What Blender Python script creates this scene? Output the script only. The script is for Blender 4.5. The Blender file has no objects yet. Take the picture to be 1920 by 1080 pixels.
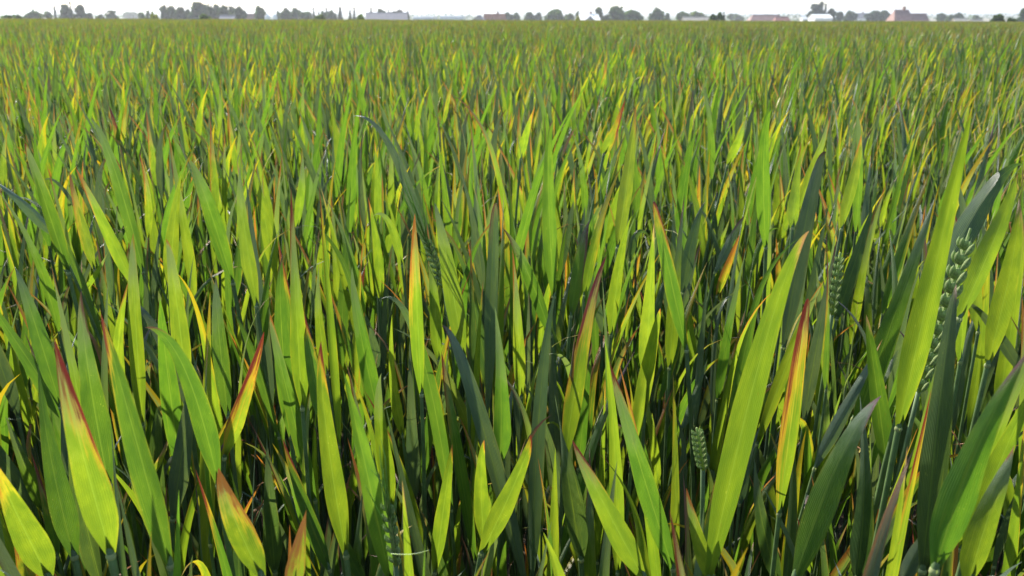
import bpy, math, random
import numpy as np
from mathutils import Vector, Matrix

rng = np.random.default_rng(11)
random.seed(11)
sc = bpy.context.scene
col = sc.collection

# ------------------------------------------------------------------ camera
F = 1600.0                      # focal length in photograph pixels (1920 wide)
HOR = 25.0                      # pixel row of the true horizon
CAM = np.array([0.0, 0.0, 0.97])
PITCH = math.atan((540 - HOR) / F)
cd = bpy.data.cameras.new("camera")
cam = bpy.data.objects.new("camera", cd)
col.objects.link(cam)
cam.location = CAM
cam.rotation_euler = (math.radians(90) - PITCH, 0, 0)
cd.sensor_width = 36
cd.lens = F / 1920 * 36
cd.clip_start = 0.01
cd.clip_end = 30000
cd.dof.use_dof = True
cd.dof.focus_distance = 0.62
cd.dof.aperture_fstop = 19
sc.camera = cam

# ------------------------------------------------------------------ sky and sun
SUN_EL, SUN_AZ = 40.0, -38.0    # degrees; azimuth from +Y, negative to the left
w = bpy.data.worlds.new("World")
sc.world = w
w.use_nodes = True
nt = w.node_tree
sky = nt.nodes.new("ShaderNodeTexSky")
sky.sky_type = 'NISHITA'
sky.sun_disc = False
sky.sun_elevation = math.radians(SUN_EL)
sky.sun_rotation = math.radians(SUN_AZ)
sky.air_density = 1.0
sky.dust_density = 0.6
sky.ozone_density = 1.0
nt.links.new(sky.outputs[0], nt.nodes["Background"].inputs[0])
nt.nodes["Background"].inputs[1].default_value = 0.13

sd = bpy.data.lights.new("sun", 'SUN')
sun = bpy.data.objects.new("sun", sd)
col.objects.link(sun)
sd.energy = 5.0
sd.angle = math.radians(0.55)
sd.color = (1.0, 0.95, 0.86)
e, a = math.radians(SUN_EL), math.radians(SUN_AZ)
svec = Vector((math.sin(a) * math.cos(e), math.cos(a) * math.cos(e), math.sin(e)))
sun.rotation_euler = svec.to_track_quat('Z', 'Y').to_euler()

sc.view_settings.view_transform = 'Standard'
sc.view_settings.look = 'None'
sc.view_settings.exposure = 0.96
sc.view_settings.gamma = 1.0
sc.cycles.use_denoising = True
sc.cycles.max_bounces = 8
sc.cycles.diffuse_bounces = 4
sc.cycles.transmission_bounces = 6
sc.cycles.volume_bounces = 0

# ------------------------------------------------------------------ pixel <-> world
cp, sp = math.cos(PITCH), math.sin(PITCH)
FWD = np.array([0, cp, -sp]); UPV = np.array([0, sp, cp]); RGT = np.array([1.0, 0, 0])

def ray(px, py):
    return RGT * (px - 960) / F + UPV * (540 - py) / F + FWD

def at_y(px, py, Y):
    r = ray(px, py)
    return CAM + r * (Y / r[1])

def at_depth(px, py, d):
    return CAM + ray(px, py) * d

def project(P):
    q = np.asarray(P) - CAM
    d = q @ FWD
    dd = np.where(np.abs(d) < 1e-6, 1e-6, d)
    return 960 + F * (q @ RGT) / dd, 540 - F * (q @ UPV) / dd, d

def sstep(x, a, b):
    t = np.clip((np.asarray(x, float) - a) / (b - a), 0, 1)
    return t * t * (3 - 2 * t)

PLAIN = -8.0
FIELD_END = 92.0
def ground_z(x, y):
    x = np.asarray(x, float); y = np.asarray(y, float)
    yy = np.clip(y, 0, None)
    xx = np.clip(x, -0.75 * yy - 3, 0.75 * yy + 3)
    f = -0.0062 * yy - 0.0030 * xx * np.clip(yy / 12, 0, 1)
    f = np.maximum(f, -1.3)
    k = sstep(y, FIELD_END - 4, 260)
    side = sstep(np.abs(x), 110, 320)
    back = sstep(-y, 30, 150)
    t = 1 - (1 - k) * (1 - side) * (1 - back)
    return f * (1 - t) + PLAIN * t

# ------------------------------------------------------------------ generic helpers
def tag(o, label=None, cat=None, group=None, kind=None):
    if label: o["label"] = label
    if cat: o["category"] = cat
    if group: o["group"] = group
    if kind: o["kind"] = kind
    return o

def empty(name, loc):
    o = bpy.data.objects.new(name, None)
    o.empty_display_size = 0.02
    o.location = loc
    col.objects.link(o)
    return o

class MB:
    """collects verts/faces with per-vertex attributes, then makes one mesh"""
    def __init__(s):
        s.v = []; s.f = []; s.n = 0; s.a = {}
    def add(s, v, f, **attrs):
        v = np.asarray(v, float)
        s.v.append(v)
        s.f += [tuple(int(i) + s.n for i in q) for q in f]
        for k, val in attrs.items():
            val = np.asarray(val, float)
            if val.ndim == 1:
                val = np.tile(val, (len(v), 1))
            s.a.setdefault(k, []).append((s.n, val))
        s.n += len(v)
    def verts(s):
        return np.concatenate(s.v)
    def mesh(s, name, mats, origin=(0, 0, 0), smooth=True):
        me = bpy.data.meshes.new(name)
        V = s.verts() - np.asarray(origin, float)
        me.from_pydata(V.tolist(), [], s.f)
        for k, chunks in s.a.items():
            if k == 'uv':
                full = np.zeros((s.n, 2))
                for st, val in chunks: full[st:st + len(val)] = val
                lay = me.uv_layers.new(name='UVMap')
                idx = np.empty(len(me.loops), dtype=np.int32)
                me.loops.foreach_get('vertex_index', idx)
                lay.data.foreach_set('uv', full[idx].ravel())
            else:
                full = np.zeros((s.n, 4)); full[:, 3] = 1
                for st, val in chunks: full[st:st + len(val), :val.shape[1]] = val
                at = me.attributes.new(k, 'FLOAT_COLOR', 'POINT')
                at.data.foreach_set('color', full.ravel())
        for m in (mats if isinstance(mats, (list, tuple)) else [mats]):
            me.materials.append(m)
        if smooth:
            me.polygons.foreach_set('use_smooth', [True] * len(me.polygons))
        me.update()
        return me
    def build(s, name, mats, parent=None, origin=(0, 0, 0), smooth=True):
        me = s.mesh(name, mats, origin, smooth)
        o = bpy.data.objects.new(name, me)
        col.objects.link(o)
        if parent is not None: o.parent = parent
        else: o.location = origin
        return o

def tube(P, R, n=7, cap=True):
    P = np.asarray(P, float); R = np.broadcast_to(np.asarray(R, float), (len(P),))
    T = np.gradient(P, axis=0); T /= np.linalg.norm(T, axis=1)[:, None] + 1e-12
    ref = np.array([0.3, 1, 0.1]) if abs(T[0][1]) < 0.9 else np.array([1.0, 0, 0])
    A = np.cross(T, ref); A /= np.linalg.norm(A, axis=1)[:, None] + 1e-12
    B = np.cross(T, A)
    th = np.arange(n) * 2 * math.pi / n
    V = P[:, None, :] + R[:, None, None] * (np.cos(th)[None, :, None] * A[:, None, :] + np.sin(th)[None, :, None] * B[:, None, :])
    f = []
    for i in range(len(P) - 1):
        for j in range(n):
            k = (j + 1) % n
            f.append((i * n + j, i * n + k, (i + 1) * n + k, (i + 1) * n + j))
    if cap:
        f.append(tuple(range(n - 1, -1, -1)))
        f.append(tuple((len(P) - 1) * n + j for j in range(n)))
    return V.reshape(-1, 3), f

def box(c, s, rz=0.0):
    c = np.asarray(c, float); s = np.asarray(s, float) / 2
    V = np.array([[x, y, z] for z in (-1, 1) for y in (-1, 1) for x in (-1, 1)], float) * s
    ca, sa = math.cos(rz), math.sin(rz)
    V = np.stack([V[:, 0] * ca - V[:, 1] * sa, V[:, 0] * sa + V[:, 1] * ca, V[:, 2]], 1) + c
    return V, [(0, 2, 3, 1), (4, 5, 7, 6), (0, 1, 5, 4), (2, 6, 7, 3), (0, 4, 6, 2), (1, 3, 7, 5)]

# ------------------------------------------------------------------ materials
def new_mat(name):
    m = bpy.data.materials.new(name)
    m.use_nodes = True
    m.node_tree.nodes.clear()
    return m, m.node_tree

class NT:
    def __init__(s, nt): s.nt = nt
    def n(s, t, **kw):
        x = s.nt.nodes.new(t)
        for k, v in kw.items(): setattr(x, k, v)
        return x
    def l(s, a, b): s.nt.links.new(a, b)
    def val(s, sock, v):
        if hasattr(v, 'node'): s.l(v, sock)
        else: sock.default_value = v
    def math(s, op, a, b=0.0, c=0.0, clamp=False):
        x = s.n("ShaderNodeMath", operation=op, use_clamp=clamp)
        s.val(x.inputs[0], a); s.val(x.inputs[1], b); s.val(x.inputs[2], c)
        return x.outputs[0]
    def mix(s, f, a, b, blend='MIX'):
        x = s.n("ShaderNodeMix", data_type='RGBA', blend_type=blend)
        s.val(x.inputs[0], f); s.val(x.inputs[6], a); s.val(x.inputs[7], b)
        return x.outputs[2]
    def attr(s, name):
        x = s.n("ShaderNodeAttribute", attribute_name=name)
        return x
    def comb(s, x, y, z):
        c = s.n("ShaderNodeCombineXYZ")
        s.val(c.inputs[0], x); s.val(c.inputs[1], y); s.val(c.inputs[2], z)
        return c.outputs[0]
    def noise(s, vec, scale, detail=2.0, rough=0.5):
        x = s.n("ShaderNodeTexNoise")
        if vec is not None: s.l(vec, x.inputs['Vector'])
        x.inputs['Scale'].default_value = scale
        x.inputs['Detail'].default_value = detail
        x.inputs['Roughness'].default_value = rough
        return x.outputs[0]
    def rng(s, v, a, b, c=0.0, d=1.0, smooth=True):
        x = s.n("ShaderNodeMapRange", interpolation_type='SMOOTHSTEP' if smooth else 'LINEAR')
        s.val(x.inputs[0], v)
        for i, q in enumerate((a, b, c, d)): s.val(x.inputs[1 + i], q)
        return x.outputs[0]

def leaf_material():
    m, nt = new_mat("wheat_leaf")
    N = NT(nt)
    uv = N.n("ShaderNodeUVMap", uv_map="UVMap")
    sep = N.n("ShaderNodeSeparateXYZ"); N.l(uv.outputs[0], sep.inputs[0])
    u, v = sep.outputs[0], sep.outputs[1]
    base = N.attr("lbase").outputs[0]
    tip = N.attr("ltip").outputs[0]
    mid = N.attr("lmid").outputs[0]
    parn = N.attr("lpar")
    ps = N.n("ShaderNodeSeparateColor"); N.l(parn.outputs[0], ps.inputs[0])
    tl, marg, seed = ps.outputs[0], ps.outputs[1], ps.outputs[2]
    trans = parn.outputs['Alpha']
    edge = N.math('MULTIPLY', N.math('ABSOLUTE', N.math('SUBTRACT', u, 0.5)), 2.0)
    edge2 = N.math('POWER', edge, 2.5)
    so = N.math('MULTIPLY', seed, 61.0)
    # streaks run along the veins
    streak = N.noise(N.comb(N.math('ADD', N.math('MULTIPLY', u, 11.0), so), N.math('MULTIPLY', v, 3.0), so), 1.0, 3.0, 0.6)
    blotch = N.noise(N.comb(N.math('ADD', N.math('MULTIPLY', u, 2.0), so), N.math('MULTIPLY', v, 7.0), so), 1.0, 3.0, 0.55)
    start = N.math('SUBTRACT', 1.0, tl)
    mm = N.math('DIVIDE', N.math('SUBTRACT', v, start), N.math('MAXIMUM', tl, 0.004))
    mm = N.math('ADD', mm, N.math('ADD', N.math('MULTIPLY', N.math('SUBTRACT', streak, 0.5), 2.0), N.math('MULTIPLY', N.math('SUBTRACT', blotch, 0.5), 0.8)))
    mm = N.math('ADD', mm, N.math('MULTIPLY', edge2, N.math('MULTIPLY', marg, 0.9)))
    # the discolouring creeps further down along one edge
    sd_ = N.math('ABSOLUTE', N.math('SUBTRACT', u, N.math('GREATER_THAN', seed, 0.5)))
    mm = N.math('ADD', mm, N.math('MULTIPLY', N.math('SUBTRACT', N.math('POWER', sd_, 2.0), 0.3), 0.75))
    w1 = N.rng(mm, -0.35, 0.25)
    w2 = N.rng(mm, 0.10, 0.70)
    c = N.mix(w1, base, mid)
    # blotchy green, pale veins, midrib
    c = N.mix(1.0, c, N.mix(N.rng(blotch, 0.3, 0.72), (0.78, 0.82, 0.85, 1), (1.25, 1.14, 0.95, 1)), 'MULTIPLY')
    veins = N.math('SINE', N.math('MULTIPLY', u, 2 * math.pi * 15))
    veinf = N.math('ADD', 0.98, N.math('MULTIPLY', veins, 0.075))
    c = N.mix(1.0, c, N.comb(veinf, veinf, veinf), 'MULTIPLY')
    rib = N.rng(N.math('ABSOLUTE', N.math('SUBTRACT', u, 0.5)), 0.0, 0.05, 0.35, 0.0)
    c = N.mix(rib, c, (0.17, 0.24, 0.05, 1))
    # grey-blue wax on some upper blades, with their sky sheen painted in
    has = N.math('GREATER_THAN', N.math('FRACT', N.math('MULTIPLY', seed, 7.13)), 0.45)
    wax_sheen = N.math('MULTIPLY', has, N.rng(N.math('ADD', v, N.math('MULTIPLY', blotch, 0.5)), 0.65, 1.1))
    c = N.mix(N.math('MULTIPLY', wax_sheen, 0.62), c, (0.155, 0.205, 0.150, 1))
    # fine stripes of pale green-yellow streak
    c = N.mix(N.math('MULTIPLY', N.rng(streak, 0.58, 0.72), 0.28), c, (0.20, 0.24, 0.03, 1))
    c = N.mix(w2, c, tip)
    # yellow edge
    c = N.mix(N.math('MULTIPLY', N.rng(edge, 0.78, 1.0), N.math('MULTIPLY', marg, N.rng(blotch, 0.4, 0.65, 0.05, 0.75))), c, (0.36, 0.27, 0.03, 1))
    # small pale specks and dark flecks
    vor = N.n("ShaderNodeTexVoronoi")
    N.l(N.comb(N.math('ADD', N.math('MULTIPLY', u, 7.0), so), N.math('MULTIPLY', v, 48.0), so), vor.inputs['Vector'])
    vor.inputs['Scale'].default_value = 1.0
    spk = N.math('MULTIPLY', N.math('LESS_THAN', vor.outputs['Distance'], 0.16), N.rng(blotch, 0.52, 0.7))
    c = N.mix(N.math('MULTIPLY', spk, 0.4), c, (0.30, 0.31, 0.08, 1))
    vor2 = N.n("ShaderNodeTexVoronoi")
    N.l(N.comb(N.math('ADD', N.math('MULTIPLY', u, 3.0), so), N.math('MULTIPLY', v, 17.0), N.math('ADD', so, 3.0)), vor2.inputs['Vector'])
    vor2.inputs['Scale'].default_value = 1.0
    spk2 = N.math('MULTIPLY', N.math('LESS_THAN', vor2.outputs['Distance'], 0.085), N.rng(w1, 0.05, 0.5, 0.25, 1.0))
    c = N.mix(N.math('MULTIPLY', spk2, 0.6), c, (0.13, 0.05, 0.02, 1))
    # translucent light is yellower than reflected light
    t = N.mix(1.0, c, (2.10, 2.12, 0.85, 1), 'MULTIPLY')
    p = N.n("ShaderNodeBsdfPrincipled")
    N.l(c, p.inputs['Base Color'])
    p.inputs['Roughness'].default_value = 0.38
    p.inputs['Specular IOR Level'].default_value = 0.5
    tb = N.n("ShaderNodeBsdfTranslucent"); N.l(t, tb.inputs['Color'])
    bump = N.n("ShaderNodeBump")
    bump.inputs['Strength'].default_value = 0.55
    bump.inputs['Distance'].default_value = 0.0006
    N.l(N.math('ADD', N.math('MULTIPLY', veins, 0.5), N.math('MULTIPLY', streak, 1.6)), bump.inputs['Height'])
    N.l(bump.outputs[0], p.inputs['Normal'])
    mx = N.n("ShaderNodeMixShader")
    N.l(N.math('MULTIPLY', N.math('MULTIPLY', trans, N.rng(wax_sheen, 0.0, 1.0, 1.0, 0.5)), N.rng(w2, 0.0, 1.0, 1.0, 0.55)), mx.inputs[0]); N.l(p.outputs[0], mx.inputs[1]); N.l(tb.outputs[0], mx.inputs[2])
    out = N.n("ShaderNodeOutputMaterial"); N.l(mx.outputs[0], out.inputs[0])
    return m

def simple_mat(name, color, rough=0.7, var=0.25, scale=8.0, trans=0.0, stripes=None, spec=0.3, attr=None):
    m, nt = new_mat(name)
    N = NT(nt)
    tc = N.n("ShaderNodeTexCoord")
    n1 = N.noise(tc.outputs['Object'], scale, 4.0, 0.6)
    k = N.rng(n1, 0.3, 0.7, 1 - var, 1 + var)
    src = N.attr(attr).outputs[0] if attr else (*color, 1)
    c = N.mix(1.0, src, N.comb(k, k, k), 'MULTIPLY')
    p = N.n("ShaderNodeBsdfPrincipled")
    N.l(c, p.inputs['Base Color'])
    p.inputs['Roughness'].default_value = rough
    p.inputs['Specular IOR Level'].default_value = spec
    b = N.n("ShaderNodeBump"); b.inputs['Strength'].default_value = 0.2; b.inputs['Distance'].default_value = 0.02 / max(scale, 1)
    N.l(n1, b.inputs['Height']); N.l(b.outputs[0], p.inputs['Normal'])
    out = N.n("ShaderNodeOutputMaterial")
    if trans:
        tb = N.n("ShaderNodeBsdfTranslucent")
        N.l(N.mix(1.0, c, (1.9, 2.2, 0.8, 1), 'MULTIPLY'), tb.inputs['Color'])
        mx = N.n("ShaderNodeMixShader"); mx.inputs[0].default_value = trans
        N.l(p.outputs[0], mx.inputs[1]); N.l(tb.outputs[0], mx.inputs[2]); N.l(mx.outputs[0], out.inputs[0])
    else:
        N.l(p.outputs[0], out.inputs[0])
    return m

M_LEAF = leaf_material()
M_STEM = simple_mat("wheat_stem", (0.105, 0.165, 0.058), 0.5, 0.25, 60.0, 0.15, spec=0.45)
M_COLLAR = simple_mat("wheat_collar", (0.34, 0.37, 0.17), 0.6, 0.2, 200.0, 0.3)
M_EAR = simple_mat("wheat_ear", (0.25, 0.31, 0.125), 0.7, 0.28, 300.0, 0.3, spec=0.25)
M_AWN = simple_mat("wheat_awn", (0.16, 0.25, 0.07), 0.5, 0.2, 200.0, 0.3, spec=0.4)
M_SILK = simple_mat("silk", (0.8, 0.8, 0.78), 0.3, 0.05, 50.0, 0.3)
M_FOL = simple_mat("tree_foliage", (0.06, 0.09, 0.03), 0.65, 0.3, 0.6, 0.22, attr="fcol", spec=0.2)
M_BARK = simple_mat("bark", (0.10, 0.075, 0.055), 0.9, 0.3, 2.0)
# ------------------------------------------------------------------ ground
def ground_material():
    m, nt = new_mat("ground")
    N = NT(nt)
    tc = N.n("ShaderNodeTexCoord")
    geo = N.n("ShaderNodeNewGeometry")
    sp_ = N.n("ShaderNodeSeparateXYZ"); N.l(geo.outputs['Position'], sp_.inputs[0])
    n1 = N.noise(tc.outputs['Object'], 18.0, 6.0, 0.65)
    soil = N.mix(N.rng(n1, 0.3, 0.7), (0.045, 0.032, 0.022, 1), (0.12, 0.09, 0.062, 1))
    # the plain beyond: a patchwork of fields
    vor = N.n("ShaderNodeTexVoronoi", feature='F1')
    mp = N.n("ShaderNodeMapping"); mp.inputs['Scale'].default_value = (0.0045, 0.0020, 1)
    N.l(tc.outputs['Object'], mp.inputs[0]); N.l(mp.outputs[0], vor.inputs['Vector'])
    vor.inputs['Scale'].default_value = 1.0
    vs = N.n("ShaderNodeSeparateColor"); N.l(vor.outputs['Color'], vs.inputs[0])
    ramp = N.n("ShaderNodeValToRGB"); ramp.color_ramp.interpolation = 'CONSTANT'
    cols = [(0, (0.075, 0.105, 0.035)), (0.3, (0.11, 0.12, 0.05)), (0.5, (0.20, 0.17, 0.095)), (0.62, (0.085, 0.12, 0.04)), (0.82, (0.27, 0.24, 0.16))]
    el = ramp.color_ramp.elements
    for i, (pos, cc) in enumerate(cols):
        x = el[i] if i < 2 else el.new(pos)
        x.position = pos; x.color = (*cc, 1)
    N.l(vs.outputs[0], ramp.inputs[0])
    n2 = N.noise(tc.outputs['Object'], 0.02, 4.0)
    k = N.rng(n2, 0.3, 0.7, 0.8, 1.15)
    fields = N.mix(1.0, ramp.outputs[0], N.comb(k, k, k), 'MULTIPLY')
    far = N.rng(sp_.outputs[1], FIELD_END, FIELD_END + 8)
    c = N.mix(far, soil, fields)
    p = N.n("ShaderNodeBsdfPrincipled"); N.l(c, p.inputs['Base Color'])
    p.inputs['Roughness'].default_value = 0.95
    p.inputs['Specular IOR Level'].default_value = 0.1
    b = N.n("ShaderNodeBump"); b.inputs['Strength'].default_value = 0.6; b.inputs['Distance'].default_value = 0.02
    N.l(n1, b.inputs['Height']); N.l(b.outputs[0], p.inputs['Normal'])
    out = N.n("ShaderNodeOutputMaterial"); N.l(p.outputs[0], out.inputs[0])
    return m

ys = np.concatenate([np.linspace(-9000, -300, 8), np.linspace(-200, -20, 8), np.linspace(-10, 30, 41), np.linspace(33, 120, 30),
                     np.linspace(128, 300, 24), np.linspace(360, 1200, 14), np.linspace(1600, 14000, 12)])
xs = np.concatenate([-np.geomspace(9000, 12, 26), np.linspace(-10, 10, 21), np.geomspace(12, 9000, 26)])
GX, GY = np.meshgrid(xs, ys)
GZ = ground_z(GX, GY)
gm = MB()
nx, ny = len(xs), len(ys)
gm.add(np.stack([GX, GY, GZ], -1).reshape(-1, 3),
       [(j * nx + i, j * nx + i + 1, (j + 1) * nx + i + 1, (j + 1) * nx + i) for j in range(ny - 1) for i in range(nx - 1)])
tag(gm.build("ground", ground_material()), kind="structure")

# far low hills along the skyline
M_HILL = simple_mat("hill_woods", (0.07, 0.095, 0.05), 0.9, 0.35, 0.004)
hm = MB()
hx = np.linspace(-5200, 5200, 180)
hv, hf = [], []
for i, x in enumerate(hx):
    h = 9 + 9 * math.sin(x * 0.0011 + 1) + 6 * math.sin(x * 0.0037) + 4 * math.sin(x * 0.011 + 2) + rng.uniform(-1.0, 1.0)
    h = max(h, 3)
    for (dy, k) in ((-700, 0), (-350, 0.55), (0, 1.0), (400, 0.7), (900, 0)):
        hv.append((x, 6800 + dy + 250 * math.sin(x * 0.0008), PLAIN - 1 + (h + 1) * k))
for i in range(len(hx) - 1):
    for j in range(4):
        hf.append((i * 5 + j, (i + 1) * 5 + j, (i + 1) * 5 + j + 1, i * 5 + j + 1))
hm.add(np.array(hv), hf)
tag(hm.build("distant_hills", M_HILL), kind="structure")

# ------------------------------------------------------------------ wheat leaves
BASE = {'Y': (0.115, 0.172, 0.021), 'G': (0.064, 0.130, 0.022), 'B': (0.082, 0.130, 0.082), 'D': (0.050, 0.092, 0.034)}  # B and D also paint in the tone of shaded, sky-reflecting blades
TRANS = {'Y': 0.52, 'G': 0.45, 'B': 0.22, 'D': 0.32}
TIP = {'c': (0.155, 0.024, 0.030), 'o': (0.36, 0.125, 0.040), 'p': (0.125, 0.058, 0.066), 'y': (0.36, 0.26, 0.02),
       'k': (0.34, 0.20, 0.14), 'b': (0.19, 0.085, 0.035), 'n': (0.10, 0.15, 0.04)}
MIDC = {'c': (0.25, 0.18, 0.028), 'o': (0.24, 0.20, 0.028), 'y': (0.20, 0.21, 0.026)}
TIPW = {'c': "crimson", 'o': "orange", 'p': "purplish", 'y': "yellow", 'k': "pinkish", 'b': "brown", 'n': "green"}
BASEW = {'Y': "yellowish", 'G': "green", 'B': "bluish", 'D': "dark"}

def jit(c, s=0.12):
    k = rng.uniform(1 - s, 1 + s)
    return np.clip(np.array(c) * k * rng.uniform(1 - s * 0.5, 1 + s * 0.5, 3), 0, 0.95)

def leaf_attrs(base, tip, tl, marg=None):
    b = jit(BASE[base])
    t = jit(TIP[tip])
    md = jit(MIDC[tip]) if tip in MIDC else b * 0.7 + t * 0.3
    if marg is None:
        marg = rng.uniform(0.1, 0.55) if tip in 'coy' else rng.uniform(0.0, 0.3)
    tr = float(np.clip(TRANS[base] + rng.uniform(-0.05, 0.05), 0.1, 0.6))
    return dict(lbase=np.array([*b, 1]), ltip=np.array([*t, 1]), lmid=np.array([*md, 1]),
                lpar=np.array([tl, marg, rng.uniform(0, 1), tr]))

def norm(a):
    return a / (np.linalg.norm(a, axis=-1, keepdims=True) + 1e-12)

def width_profile(v, peak=0.32, base=0.72):
    lo = base + (1 - base) * np.sin(np.clip(v / peak, 0, 1) * math.pi / 2)
    neck = 0.30 + 0.70 * np.sin(np.clip(v / 0.17, 0, 1) * math.pi / 2)
    s = np.clip((v - peak) / (1 - peak), 0, 1)
    hi = np.maximum(1 - s ** rng.uniform(1.02, 1.35), 0) * (1 - 0.30 * s * (1 - s))
    return np.where(v < peak, lo * neck, hi) + 0.010

def ribbon(P, S, W, fold=0.25, nc=5, wav=0.0, at=None, mb=None, seed=None):
    """P centreline base->tip, S side vectors, W full widths"""
    n = len(P)
    T = norm(np.gradient(P, axis=0))
    S = norm(S - T * np.sum(S * T, 1)[:, None])
    Nn = np.cross(T, S)
    us = np.linspace(-1, 1, nc)
    v = np.linspace(0, 1, n)
    ph = rng.uniform(0, 6.28)
    fo = fold * (1.25 - 0.8 * v)
    V = np.empty((n, nc, 3)); UV = np.empty((n, nc, 2))
    for k, u in enumerate(us):
        wv = wav * np.sin(v * 11 + ph + (1.7 if u > 0 else 0)) * W * abs(u)
        V[:, k] = P + S * (u * W / 2 * np.cos(fo))[:, None] + Nn * ((abs(u) ** 1.3) * W / 2 * np.sin(fo) + wv)[:, None]
        UV[:, k, 0] = (u + 1) / 2; UV[:, k, 1] = v
    f = [(i * nc + k, i * nc + k + 1, (i + 1) * nc + k + 1, (i + 1) * nc + k) for i in range(n - 1) for k in range(nc - 1)]
    if mb is None: mb = MB()
    mb.add(V.reshape(-1, 3), f, uv=UV.reshape(-1, 2), **at)
    return mb

def bezier(a, c, b, n):
    t = np.linspace(0, 1, n)[:, None]
    return (1 - t) ** 2 * a + 2 * t * (1 - t) * c + t ** 2 * b

def grown_leaf(base, az, th0, bend, L, W, yaw, n=16, nc=3, at=None, mb=None, fold=0.3, twist=0.0, wav=0.0, droop=0.0):
    """a leaf growing from base: leaning th0 from the vertical towards az, bending further by bend"""
    v = np.linspace(0, 1, n)
    th = th0 + bend * v ** 1.6 + droop * np.clip((v - 0.55) / 0.45, 0, 1) ** 1.5
    d = np.stack([np.sin(th) * math.sin(az), np.sin(th) * math.cos(az), np.cos(th)], 1)
    P = base + np.concatenate([[np.zeros(3)], np.cumsum((d[1:] + d[:-1]) / 2, 0)]) * (L / (n - 1))
    ya = yaw + twist * v
    side = np.stack([np.cos(ya), np.sin(ya), np.zeros(n)], 1)
    return ribbon(P, side, W * width_profile(v, rng.uniform(0.2, 0.4), rng.uniform(0.6, 0.85)), fold, nc, wav, at, mb)

def rand_class():
    b = rng.choice(list('YGBD'), p=[0.43, 0.34, 0.15, 0.08])
    if b == 'Y': t = rng.choice(list('ocyknbp'), p=[0.25, 0.13, 0.23, 0.09, 0.19, 0.07, 0.04])
    elif b == 'G': t = rng.choice(list('ocyknpb'), p=[0.16, 0.13, 0.13, 0.09, 0.29, 0.11, 0.09])
    else: t = rng.choice(list('pknb'), p=[0.26, 0.16, 0.45, 0.13])
    tl = {'o': rng.uniform(0.15, 0.45), 'c': rng.uniform(0.16, 0.40), 'y': rng.uniform(0.15, 0.5), 'k': rng.uniform(0.05, 0.16),
          'n': 0.0, 'p': rng.uniform(0.14, 0.38), 'b': rng.uniform(0.10, 0.28)}[t]
    return b, t, tl

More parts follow.
